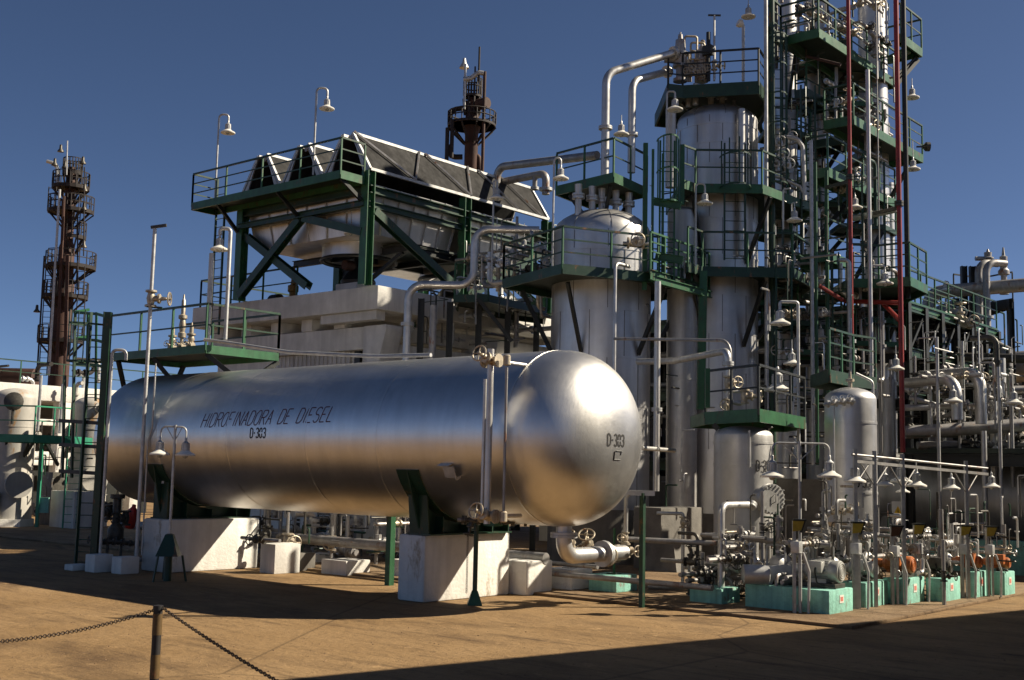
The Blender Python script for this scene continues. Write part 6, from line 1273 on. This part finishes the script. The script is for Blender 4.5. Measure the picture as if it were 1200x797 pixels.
for px, y0, y1 in ((44,505,440),(70,508,450)): a = W(px,y0,46.2); lamp_ = tag(MB().cyl(a,(a.x,a.y,ZAT(px+1,y1,a)),.06,8).build('pole', M_GALV), 'pale pole on the far left platform '+('beside the vessel' if px < 50 else 'near the green ladder'), 'pole')
jungle('pipe in the shade below the far left platform','pipes below the far left platform',20,36,130,470,606,48,54,(M_OLD,M_PIPED,M_DARKV),(.05,.13),.5,(10,40))
valve_set('valve at the foot of the old far left vessels','valves on the far left',6,40,130,590,608,47,49,(1.2,1.8),(M_DARKV,M_OLD))
# ------------------------------------------------------------------ dense plant seen below and behind the tank
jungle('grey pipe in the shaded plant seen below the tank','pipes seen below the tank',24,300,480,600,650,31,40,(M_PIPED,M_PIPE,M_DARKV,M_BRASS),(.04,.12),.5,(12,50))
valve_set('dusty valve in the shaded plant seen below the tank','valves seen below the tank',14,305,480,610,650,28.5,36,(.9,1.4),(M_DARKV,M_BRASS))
for k in range(4):
    a = W(400+k*26, 630, 38+k*.5); tag(MB().lathe((a.x,a.y,0), [(.3,0),(.32,.8),(.32,1.5),(.2,1.7),(.05,1.75)], 18).build('filter_pot', M_PIPED), 'squat grey pot in the shade behind the tank', 'vessel', 'squat pots behind the tank')
jungle('pipe run in the open bays of the concrete building','pipes in the concrete building bays',14,480,640,345,410,38,43,(M_PIPED,M_GALV,M_PIPE),(.04,.12),.4,(20,80))
jungle('pipe run at the cooler end beside the first column','pipes at the cooler end',11,545,640,285,345,36,40,(M_PIPED,M_PIPE,M_BRASS),(.04,.11),.5,(15,50)); valve_set('valve near the cooler end beside the first column','valves at the cooler end',7,545,640,290,330,36,39,(1,1.5))
pq = W(520, 345, 37.5); plat_px('dark platform behind the tank left of the first column', [(533,346),(572,346),(640,362)], pq.z, [(0,1,2)], 2.5, fh=.3, sp=1.2, n_mid=1, m=M_DKGREEN, fm=M_DKGREEN, brackets=[(W(560,350,37),W(600,400,37))])
for k in range(5):
    a = W(492+k*34, 415, 37.5+.5*k); tag(MB().ibeam((a.x,a.y,0),(a.x,a.y,ZAT(494+k*34,350+4*k,a)),.2,.2,.03,RH).build('steel_column', M_BLACK), 'dark steel upright behind the tank crown', 'column', 'steel uprights behind the tank crown')
# more of the works behind the plant: long storage hall closing the view
hall = thing('works_hall', 'long dark works hall closing the view behind the process plant', 'building', (-30,70,0))
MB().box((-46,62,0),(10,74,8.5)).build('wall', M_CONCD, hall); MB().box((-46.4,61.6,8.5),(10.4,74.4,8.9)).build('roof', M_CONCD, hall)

# dark open process structure behind the columns, and the deck added to shade the drum
ps = thing('process_structure', 'dark open steel structure of several decks behind the silver columns', 'steel structure', (-22,44,0))
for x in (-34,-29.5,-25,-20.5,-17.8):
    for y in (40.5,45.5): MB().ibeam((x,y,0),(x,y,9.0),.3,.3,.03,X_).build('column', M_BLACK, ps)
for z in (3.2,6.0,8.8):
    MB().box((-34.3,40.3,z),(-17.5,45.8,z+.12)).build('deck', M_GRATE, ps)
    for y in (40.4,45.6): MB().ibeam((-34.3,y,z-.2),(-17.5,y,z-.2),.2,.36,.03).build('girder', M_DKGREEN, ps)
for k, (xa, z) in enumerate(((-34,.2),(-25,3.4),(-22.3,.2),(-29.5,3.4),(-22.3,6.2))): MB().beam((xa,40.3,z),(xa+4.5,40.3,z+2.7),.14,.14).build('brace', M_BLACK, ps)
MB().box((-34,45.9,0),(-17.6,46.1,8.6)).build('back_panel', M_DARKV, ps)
for k in range(6): z = 1.0+1.35*k; tag(MB().cyl((-34.5,41.2+(k%3)*.7,z),(-17,41.2+(k%3)*.7,z),.09+.03*(k%3),12).build('process_pipe', M_PIPED), 'long horizontal pipe in the dark structure behind the columns', 'pipe', 'pipes in the dark structure')
dk = thing('shading_deck', 'dark steel deck added to shade the big drum at the right', 'platform', (-6,40,3.6)); zk = W(1130,532,36).z
MB().box((-14.5,35.6,zk),(10,47,zk+.15)).build('deck', M_GRATE, dk); MB().ibeam((-14.5,35.7,zk-.2),(10,35.7,zk-.2),.2,.35,.03).build('girder', M_BLACK, dk)
for x in (-14.2,-4,4,9.8):
    for y in (35.75,46.8): MB().ibeam((x,y,0),(x,y,zk-.02),.22,.22,.02,X_).build('column', M_BLACK, dk)
# the thinnest tubing, conduit and drains that nobody could count: one object
sm = MB(); SM = [M_PIPED, M_GALV, M_DKGREEN, M_DARKV, M_PIPE]
rs = random.Random(77)
def small(n, x0, x1, y0, y1, D0, D1, r=(.012,.035), L=(8,50), w=(3,2,2,3,1)):
    for k in range(n):
        a = W(rs.uniform(x0,x1), rs.uniform(y0,y1), rs.uniform(D0,D1)); D = dep(a); l = M(rs.uniform(*L), D); sm.cur = rs.choices(range(5), w)[0]
        d = rs.choice((Zv,Zv,Zv,X_,Y_)); e = rs.choice((X_,-X_,Y_,-Y_)); p = [a, a+d*l, a+d*l+e*l*rs.uniform(.1,.5)]
        p = [Vector((q.x,q.y,max(q.z,.1))) for q in p]; ok_ = all(x0-10 < pxof(q) < x1+10 for q in p); ok_ and sm.tube(p, rs.uniform(*r), 5, .06, 2)
small(170, 900,1050,-20,450, 37,41.5, (.012,.04), (10,60), (2,0.6,4,5,.4)); small(70, 890,1000,250,560, 33,39); small(90, 845,1060,590,700, 23.8,28.5, (.01,.022)); small(60, 1050,1200,600,675, 26.5,34,(.01,.03))
small(120, 1060,1200,395,520, 34,46); small(60, 300,480,600,655, 30,38); small(40, 545,650,290,400, 36,42); small(40, 480,640,350,410,37.5,43); small(30, 760,830,200,640,33.5,36.5); small(30, 40,120,520,608,47,52)
o = sm.build('small_tubing', SM); o['kind'] = 'stuff'; tag(o, 'countless thin tubes and conduits threading through the whole plant', 'tubing')
bpy.context.view_layer.update()
